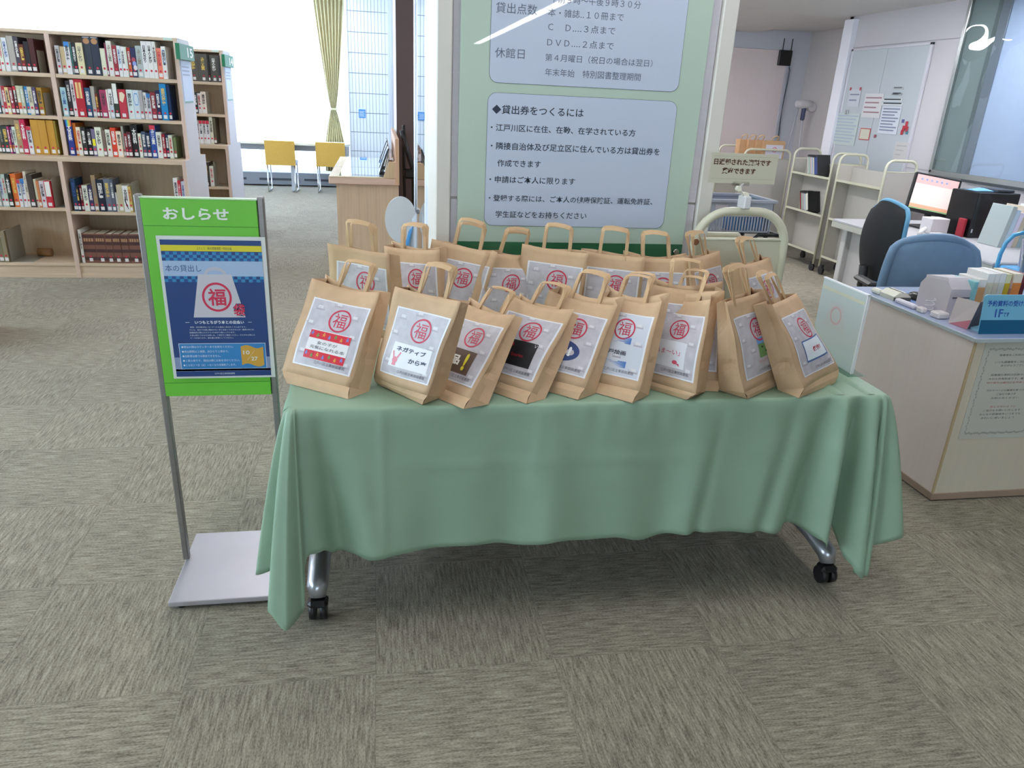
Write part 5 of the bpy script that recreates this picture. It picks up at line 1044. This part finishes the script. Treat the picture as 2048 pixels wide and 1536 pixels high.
part('clip', MB().box(1.28, 1.345, 2.605, 2.62, 1.232, 1.246, 0, .002), glass_mat('clip_plastic', 'f0f0f0'), cs)
# blue-grey basket on its black framed trolley
bt_ = thing('plastic_basket', 'blue-grey slotted plastic basket seen through the cream truck handle', 'basket', (1.63, 3.32, .955))
BG = M('b0b5c2', .4)
bx0, bx1, by0, by1, bz0, bz1 = 1.46, 1.79, 3.2, 3.45, .960, 1.112
part('rim', MB().box(bx0 - .012, bx1 + .012, by0 - .012, by0 + .008, bz1 - .014, bz1, 0, .002).box(bx0 - .012, bx1 + .012, by1 - .008, by1 + .012, bz1 - .014, bz1, 0, .002).box(bx0 - .012, bx0 + .008, by0, by1, bz1 - .014, bz1, 0, .002).box(bx1 - .008, bx1 + .012, by0, by1, bz1 - .014, bz1, 0, .002), BG, bt_)
part('upper_wall', MB().box(bx0, bx1, by0, by0 + .003, bz0 + .075, bz1 - .012).box(bx0, bx0 + .003, by0, by1, bz0, bz1 - .012).box(bx1 - .003, bx1, by0, by1, bz0, bz1 - .012).box(bx0, bx1, by1 - .003, by1, bz0, bz1 - .012), BG, bt_)
part('floor', MB().box(bx0 + .01, bx1 - .01, by0, by1, bz0, bz0 + .004).box(bx0 + .01, bx1 - .01, by0, by0 + .003, bz0, bz0 + .012), BG, bt_)
for k in range(22): part('slat', MB().box(bx0 + .012 + k * .0145, bx0 + .019 + k * .0145, by0, by0 + .003, bz0 + .01, bz0 + .076), BG, bt_)
for k in range(8): part('slot_hole', MB().box(1.505 + k * .0075, 1.510 + k * .0075, by0 - .001, by0, 1.068, 1.088), M('d9cfd6', .5), bt_)
part('tag', MB().box(1.462, 1.48, by0 - .004, by0 - .001, 1.01, 1.08), M('c8c894', .4), bt_)
one('blue_folder', MB().box(1.60, 1.76, 3.22, 3.3, .966, 1.06, 0, .003), M('4c8ccc', .5), 'bright blue folder inside the slotted basket', 'folder')
tr = thing('basket_trolley', 'black tubular trolley carrying the blue-grey basket', 'trolley', (1.63, 3.32, 0))
part('upper_frame', MB().tube([(1.44, 3.19, .955), (1.52, 3.19, .955), (1.535, 3.19, .93), (1.70, 3.19, .93), (1.73, 3.19, .955), (1.84, 3.19, .955), (1.84, 3.46, .955), (1.44, 3.46, .955)], .008, 8, closed=True), BLK, tr)
for x in (1.48, 1.78):
    for y in (3.21, 3.44): part('leg', MB().tube([(x, y, .948), (x, y, .03)], .011, 8), BLK, tr); part('wheel', MB().cyl((x - .012, y, .03), (x + .012, y, .03), .0295, 16), BLK, tr)
part('lower_tray', MB().box(1.46, 1.80, 3.2, 3.45, .25, .27, 0, .004), M('8c909c', .4), tr)
# ------------------------------------------------------------------ right wall furniture
wb = thing('whiteboard', 'large pale whiteboard with sheets and magnets on the staff room wall', 'whiteboard', (4.88, 7.1, .9))
fw = lambda a, b_: (4.8785, a, b_)
part('panel', MB().box(4.88, 4.898, 6.50, 7.09, .86, 2.113, 0, .001), M('bcc2c8', .35), wb); part('panel', MB().box(4.88, 4.898, 7.094, 7.66, .86, 2.113, 0, .001), M('bcc2c8', .35), wb)
part('frame', MB().box(4.876, 4.898, 6.47, 6.50, .84, 2.135, 0, .002).box(4.876, 4.898, 7.66, 7.69, .84, 2.135, 0, .002).box(4.876, 4.898, 6.47, 7.69, 2.113, 2.135, 0, .002).box(4.876, 4.898, 6.47, 7.69, .84, .86, 0, .002), M('d0ced6', .35, .2), wb)
def sheet_w(nm, y0, y1, z0, z1, col, label, cat, lines=0, sk=0., lc='8088a0'):
    o = one(nm, MB().add([(4.875, y1 + sk, z0), (4.875, y0 + sk, z0 - sk * .2), (4.875, y0, z1), (4.875, y1, z1)], [(0, 1, 2, 3)]), M(col, .6), label, cat, solid=.0015)
    m = MB()
    for k in range(lines):
        z = z1 - (z1 - z0) * (k + 1) / (lines + 1); m.add([(4.8738, y1 - .02, z), (4.8738, y0 + .02 + .03 * (k % 3), z), (4.8738, y0 + .02 + .03 * (k % 3), z + .012), (4.8738, y1 - .02, z + .012)], [(0, 1, 2, 3)])
    if lines: part('writing', m, M(lc, .6), o, kind='stuff')
    return o
pa = sheet_w('paper_sheet', 7.38, 7.58, 1.58, 1.745, 'c8ccd4', 'small sheet held by two red tapes on the whiteboard', 'paper', 2)
for y in (7.57, 7.40): part('red_tape', MB().box(4.872, 4.8745, y - .012, y + .012, 1.735, 1.765, 0), M('c04858', .5), pa)
sheet_w('paper_sheet', 7.0, 7.295, 1.48, 1.705, 'd4d2d4', 'upper middle sheet with red words on the whiteboard', 'paper', 4, lc='a07880')
sheet_w('wall_map', 7.32, 7.80, 1.195, 1.512, 'c2ccca', 'pale map sheet hanging from a bulldog clip by the door strip', 'map', 9, lc='aab8c8')
one('bulldog_clip', MB().box(4.866, 4.876, 7.53, 7.58, 1.50, 1.545, 0, .003), M('a8acb0', .3, .8), 'steel bulldog clip holding the pale map', 'clip')
rcd = sheet_w('note_card', 7.09, 7.26, 1.265, 1.378, 'c44c4c', 'small red-edged note card on the whiteboard', 'card')
part('card_face', MB().box(4.8725, 4.8738, 7.10, 7.25, 1.273, 1.370), M('d2cdbc', .5), rcd)
sheet_w('paper_sheet', 6.69, 6.98, 1.34, 1.59, 'd2d6e0', 'printed table sheet on the whiteboard, right of the red-edged card', 'paper', 8)
sheet_w('label_strip', 6.69, 7.0, 1.60, 1.625, 'd8dadc', 'white label strip above the printed table sheet', 'label', 1, lc='383c44')
sheet_w('label_strip', 6.71, 7.0, 1.635, 1.66, 'd8dadc', 'upper of the two white label strips on the whiteboard', 'label', 1, lc='383c44')
sheet_w('label_strip', 6.73, 6.89, 1.69, 1.71, 'a4a8ac', 'grey label strip high on the whiteboard', 'label', 2, lc='585c64')
sheet_w('label_strip', 6.73, 6.89, 1.74, 1.765, 'b8bcbe', 'topmost grey label strip on the whiteboard', 'label', 1, lc='686c74')
sheet_w('paper_sheet', 6.48, 6.665, 1.118, 1.28, 'cac6c6', 'faint beige sheet at the lower right of the whiteboard', 'paper', 3, lc='b8b4b4')
for k, (y, z, h_, c, nm) in enumerate(((6.57, 1.43, .07, 'b83040', 'long red magnet at the top of the magnet cluster'), (6.60, 1.40, .05, 'c03444', 'red magnet in the middle of the magnet cluster'), (6.55, 1.395, .05, 'b42c3c', 'right-hand red magnet of the magnet cluster'), (6.61, 1.365, .045, 'b8283a', 'lowest red magnet of the magnet cluster'), (6.63, 1.465, .03, '5c5c98', 'blue-violet magnet on the whiteboard'), (6.54, 1.365, .03, '4c8c9c', 'teal magnet on the whiteboard'), (7.0, 1.31, .03, 'a05868', 'single dull red magnet under the printed sheet'))):
    one('magnet', MB().box(4.868, 4.8765, y - .014, y + .014, z - h_ / 2, z + h_ / 2, 0, .002), M(c, .4), nm, 'magnet')
w2 = struct('window_2', MB().box(4.86, 4.90, 3.3, 6.11, 1.03, 1.075, 0, .003).box(4.86, 4.90, 6.085, 6.12, 1.05, 2.45, 0, .003).box(4.86, 4.90, 3.3, 6.11, 2.43, 2.46, 0, .003), M('b4b8b8', .25, .8))
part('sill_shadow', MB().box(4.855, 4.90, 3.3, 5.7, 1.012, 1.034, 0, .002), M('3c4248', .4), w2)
part('shade_board', MB().box(4.888, 4.896, 3.3, 5.66, 1.075, 2.43), M('c4d0e4', .5, kind='wall', amt=.03), w2)
part('mullion', MB().box(4.876, 4.896, 5.66, 5.80, 1.075, 2.43, 0, .002), M('8a9094', .35, .4), w2)
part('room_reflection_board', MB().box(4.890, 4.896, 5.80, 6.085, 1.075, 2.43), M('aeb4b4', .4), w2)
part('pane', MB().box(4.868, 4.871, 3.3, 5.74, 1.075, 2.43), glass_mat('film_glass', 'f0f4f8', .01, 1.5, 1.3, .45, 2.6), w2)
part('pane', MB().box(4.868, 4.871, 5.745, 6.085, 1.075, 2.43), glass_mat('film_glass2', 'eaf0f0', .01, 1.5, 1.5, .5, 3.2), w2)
rt = thing('wireless_router', 'black router with two antennas high on the far staff room wall', 'router', (5.36, 9.97, 2.0))
part('box', MB().box(5.27, 5.45, 9.93, 9.985, 2.07, 2.26, 0, .008), BLK, rt)
for x in (5.31, 5.43): part('antenna', MB().tube([(x, 9.95, 2.26), (x, 9.95, 2.40)], .007, 6), BLK, rt)
one('cable', MB().tube([(5.44, 9.96, 2.08), (5.47, 9.97, 2.02), (5.465, 9.975, 1.8), (5.45, 9.975, 1.5), (5.47, 9.975, 1.2), (5.475, 9.975, .9)], .007, 6), M('5c7088', .5), 'thin grey cable hanging from the router', 'cable')
vc = thing('stick_vacuum', 'white stick vacuum hanging by the far staff room corner', 'vacuum cleaner', (5.58, 9.6, .9))
part('motor_head', MB().tube([(5.44, 9.6, 1.60), (5.50, 9.6, 1.605), (5.58, 9.6, 1.60), (5.66, 9.6, 1.595)], [.035, .06, .055, .05], 14).cyl((5.66, 9.56, 1.57), (5.66, 9.64, 1.57), .055, 16), M('e4e2e6', .3), vc)
part('battery', MB().box(5.54, 5.585, 9.57, 9.63, 1.40, 1.56, 0, .012), M('40486c', .4), vc)
part('pipe', MB().tube([(5.565, 9.6, 1.42), (5.60, 9.6, .95), (5.63, 9.6, .15)], .013, 8), M('dcdce4', .3), vc)
part('nozzle', MB().box(5.55, 5.71, 9.54, 9.66, .004, .10, 0, .02), M('d8d8de', .4), vc)
part('pipe', MB().tube([(5.49, 9.62, 1.55), (5.44, 9.64, 1.0), (5.42, 9.66, .12)], .008, 8), M('c8c8d0', .4), vc)
# computer desk
cdk = thing('computer_desk', 'light grey office desk carrying the tilted monitor', 'desk', (4.2, 4.5, 0))
part('desk_top', MB().box(3.56, 4.86, 3.75, 5.42, .695, .722, 0, .008), M('b2b2b6', .4), cdk)
part('desk_edge', MB().box(3.556, 3.562, 3.75, 5.42, .66, .70), M('b8b8ae', .4), cdk)
for x, y in ((3.66, 5.34), (3.66, 3.85), (4.78, 5.34), (4.78, 3.85)): part('leg', MB().box(x - .03, x + .03, y - .03, y + .03, 0, .695, 0, .006), M('c4c0be', .4), cdk)
part('side_plate', MB().box(3.68, 3.70, 4.95, 5.32, .12, .66), M('bcb6b4', .5), cdk)
mn = thing('monitor', 'tilted black monitor showing a pink and orange screen', 'monitor', (4.08, 5.0, .722))
MT = Matrix.Translation((4.065, 5.0, .97)) @ Matrix.Rotation(math.radians(-22), 4, 'Z') @ Matrix.Rotation(math.radians(8), 4, 'Y') @ Matrix.Rotation(math.radians(-14), 4, 'X')
part('housing', MB().box(-.165, .165, 0, .035, -.145, .14, 0, .006, mat=MT), BLK, mn)
fm = lambda e: (lambda a, b_: MT @ Vector((a, -.0008 - e, b_)))
SCN = lambda c, s: M(c, .3, emit=s * .36)
part('screen', rect(MB(), fm(0), -.148, .148, -.122, .125), SCN('dccac4', .8), mn)
part('screen_header', rect(MB(), fm(.0005), -.148, .148, .062, .125), SCN('d8acaa', .7), mn)
part('screen_footer', rect(MB(), fm(.0005), -.148, .148, -.112, -.088), SCN('dca488', .7), mn)
part('screen_taskbar', rect(MB(), fm(.0005), -.148, .148, -.122, -.112), SCN('90b080', .6), mn)
ic = MB()
for k in range(6): ring(ic, fm(.001), -.11 + k * .035, .095, .008, .008, 1, 8)
part('screen_icons', ic, SCN('8898c0', .6), mn, kind='stuff')
part('stand', MB().box(4.07, 4.11, 5.02, 5.06, .73, .92, 0, .006).box(3.98, 4.20, 4.94, 5.14, .7225, .735, 0, .006), BLK, mn)
tw_ = thing('computer_tower', 'tall black computer cabinet standing right of the monitor', 'computer', (4.2, 4.75, .722))
part('cabinet', MB().box(4.09, 4.43, 4.60, 4.86, .7225, 1.035, 0, .006), M('0d0e11', .35), tw_)
part('front_strip', MB().box(4.09, 4.11, 4.594, 4.60, .73, 1.03, 0, .001), M('24262c', .25), tw_)
part('logo_plate', MB().box(4.10, 4.108, 4.59, 4.594, .76, .785), M('d8dce4', .3), tw_)
one('cloth_pad', MB().grid(lambda u, v: (4.12 + .16 * u, 4.66 + .12 * v, 1.0365 + .018 * math.sin(PI * u) * math.sin(PI * v) + .002), 8, 8), M('6ca4cc', .8), 'light blue folded cloth on top of the black computer cabinet', 'cloth', solid=.002)
one('flat_device', MB().box(4.26, 4.40, 4.63, 4.8, 1.036, 1.055, 0, .004), M('30343c', .4), 'flat dark device lying on the black computer cabinet', 'device')
one('telephone_base', MB().box(3.84, 3.93, 4.55, 4.68, .7225, .745, 0, .008), M('d9d5d8', .4), 'small white telephone base before the monitor', 'telephone')
one('paper_pile', MB().box(3.90, 4.04, 4.74, 4.86, .7225, .83, 0, .004), M('d4cfd2', .5), 'grey-white box with slanted front under the monitor', 'box')
one('red_binder', MB().box(4.05, 4.075, 4.62, 4.68, .7225, .85, 0, .003), M('a82838', .4), 'thin red binder between the grey-white box and black computer', 'binder')
one('handset', MB().tube([(3.70, 4.60, .74), (3.76, 4.65, .76), (3.82, 4.70, .765), (3.86, 4.76, .742)], [.012, .017, .016, .012], 10), M('dcdad8', .4), 'white telephone handset lying on the desk corner', 'telephone')
kx = 4.02
fl2 = [('b4c0c0', 'pale grey-green'), ('c0d4e4', 'light blue'), ('e0d8ec', 'pale violet'), ('c8bca8', 'beige'), ('9cb4b8', 'blue-grey'), ('a8dcb8', 'mint'), ('dcdce4', 'grey-white'), ('e8e0e4', 'pinkish'), ('d05868', 'red'), ('e4e4ea', 'white')]
for k, (c, nm) in enumerate(fl2):
    M4 = Matrix.Translation((kx, 4.25, .7235)) @ Matrix.Rotation(.16, 4, 'Y')
    one('file_folder', MB().box(0, .034, 0, .18, 0, .27 - .02 * (k % 3), 0, .002, mat=M4), M(c, .5), '%s file folder leaning in the row right of the black computer' % nm, 'file folder', 'file folders on the computer desk'); kx += .036
cp = thing('blue_cart', 'cart with bright blue tube handle holding white papers', 'cart', (3.65, 3.55, 0))
pts = [(3.46, 3.62, .30), (3.46, 3.62, .80), (3.475, 3.62, .86), (3.51, 3.62, .905), (3.56, 3.62, .92), (3.68, 3.62, .92), (3.73, 3.62, .905), (3.76, 3.62, .86), (3.765, 3.62, .80), (3.765, 3.62, .30)]
part('handle', MB().tube(pts, .011, 10), M('5cb4e4', .25), cp)
part('bin', MB().box(3.46, 3.765, 3.30, 3.61, .28, .74, 0, .01), M('5cb0e8', .35), cp)
part('side_plate', MB().add([(3.30, 3.29, .60), (3.56, 3.29, .60), (3.60, 3.29, .80), (3.40, 3.29, .80)], [(0, 1, 2, 3)]), M('48a8ec', .35), cp, solid=.01)
for x in (3.49, 3.73):
    for y in (3.34, 3.57): part('wheel', MB().cyl((x - .012, y, .03), (x + .012, y, .03), .0295, 14), BLK, cp); part('leg', MB().box(x - .01, x + .01, y - .01, y + .01, .055, .285), M('5cb4e4', .3), cp)
for k, (x, y, z, a, c, nm) in enumerate(((3.50, 3.50, .745, .12, 'dcd8e4', 'front white paper sheet standing in the blue cart'), (3.53, 3.55, .745, .20, 'e2dee6', 'rear pinkish white paper sheet standing in the blue cart'))):
    M4 = Matrix.Translation((x, y, z)) @ Matrix.Rotation(a, 4, 'Y') @ Matrix.Rotation(-.35, 4, 'X')
    one('paper_sheet', MB().box(0, .20, 0, .003, 0, .16, mat=M4), M(c, .6), nm, 'paper')
one('plastic_bag', MB().grid(lambda u, v: (3.36 + .13 * u + .01 * math.sin(v * 9), 3.40 + .03 * math.sin(u * 7 + v * 5), .50 + .34 * v - .03 * (2 * u - 1) ** 2), 10, 10), M('b4bcc0', .35), 'crumpled pale plastic bag hanging right of the blue chair', 'plastic bag', solid=.002)
bm_ = thing('black_monitor', 'black slanted panel at the right frame edge above the slipcases', 'monitor', (3.25, 3.0, .718))
part('housing', MB().box(0, .26, 0, .04, 0, .24, 0, .006, mat=Matrix.Translation((3.14, 2.94, .86)) @ Matrix.Rotation(.3, 4, 'Z') @ Matrix.Rotation(.45, 4, 'Y')), M('15171b', .4), bm_)
part('stand', MB().box(3.20, 3.34, 2.97, 3.09, .7185, .73, 0, .003).box(3.25, 3.28, 3.02, 3.05, .73, .92, 0, .003), BLK, bm_)
# office chairs
def office_chair(loc, rz, label, shell, rim, H, W, z0=.52, group=None, thick=.05, rimmed=True):
    t = thing('office_chair', label, 'chair', loc, rz=rz); t.rotation_euler = (0, 0, rz)
    def f(u, v, s):       # back shell, outer face towards -y
        a = 2 * u - 1; z = z0 + (H - z0) * v; w = W / 2 * (.80 + .2 * math.sin(PI * min(1, v * 1.1)) ** .6) * (1 - .0 * v)
        cornr = max(0, v - .86) / .14; w *= math.sqrt(max(0, 1 - (.60 * cornr) ** 2.4)); b_ = max(0, .12 - v) / .12; w *= math.sqrt(max(0, 1 - (.5 * b_) ** 2))
        y = -.05 * math.sin(PI * v * .9) + .05 * a * a + s * thick * (1 - a ** 4 * .6) * (1 - cornr ** 3 * .5)
        return (a * w, y, z - .04 * a * a * cornr)
    N_ = 14
    m = MB(); m.grid(lambda u, v: f(1 - u, v, 0), N_, N_); part('back_shell', m, shell, t, local=True)
    m = MB(); m.grid(lambda u, v: f(u, v, 1), N_, N_)
    edge_ = [(u / N_, 1) for u in range(N_ + 1)]
    part('back_cushion', m, rim, t, local=True)
    pe = [f(0, v / 12, .5) for v in range(13)] + [f(u / 10, 1, .5) for u in range(1, 10)] + [f(1, 1 - v / 12, .5) for v in range(13)]
    part('back_rim', MB().tube([Vector(p) + Vector((0, thick * (.25 if rimmed else 0), 0)) for p in pe], thick * (.32 if rimmed else .5), 8, closed=True), rim if rimmed else shell, t, local=True)
    part('seat', MB().box(-W / 2, W / 2, .03, .48, .42, .49, 0, .03), rim, t, local=True); part('seat_pan', MB().box(-W / 2 + .02, W / 2 - .02, .02, .46, .37, .42, 0, .02), BLK, t, local=True)
    part('spine', MB().tube([(0, .12, .38), (0, -.06, .40), (0, -.075, .56)], .03, 8), BLK, t, local=True)
    part('column', MB().cyl((0, .24, .08), (0, .24, .38), .025, 12), BLK, t, local=True)
    for s in (-1, 1): part('armrest', MB().box(s * (W / 2 + .02) - .03, s * (W / 2 + .02) + .03, .05, .28, .60, .63, 0, .012).box(s * (W / 2 + .02) - .012, s * (W / 2 + .02) + .012, .14, .18, .42, .60, 0, .004), BLK if not rimmed else M('5c88b8', .5), t, local=True)
    for k in range(5):
        an = k * 2 * PI / 5 + .3; c, s = math.cos(an), math.sin(an)
        part('foot', MB().tube([(0, .24, .10), (.25 * c, .24 + .25 * s, .07)], [.024, .016], 8), BLK, t, local=True)
        part('castor', MB().cyl((.26 * c - .015, .24 + .26 * s, .028), (.26 * c + .015, .24 + .26 * s, .028), .027, 12), BLK, t, local=True)
    return t
office_chair((3.27, 4.42, 0), math.radians(-86), 'black-backed office chair with light blue edge at the computer desk', M('17191e', .7), M('6ba6c8', .6), 0.985, .37, .46)
office_chair((2.95, 3.50, 0), math.radians(-12), 'blue office chair back directly behind the service counter', M('7898b8', .6, kind='cloth', amt=.05), M('7ba2c4', .6), .905, .49, .46, rimmed=False)
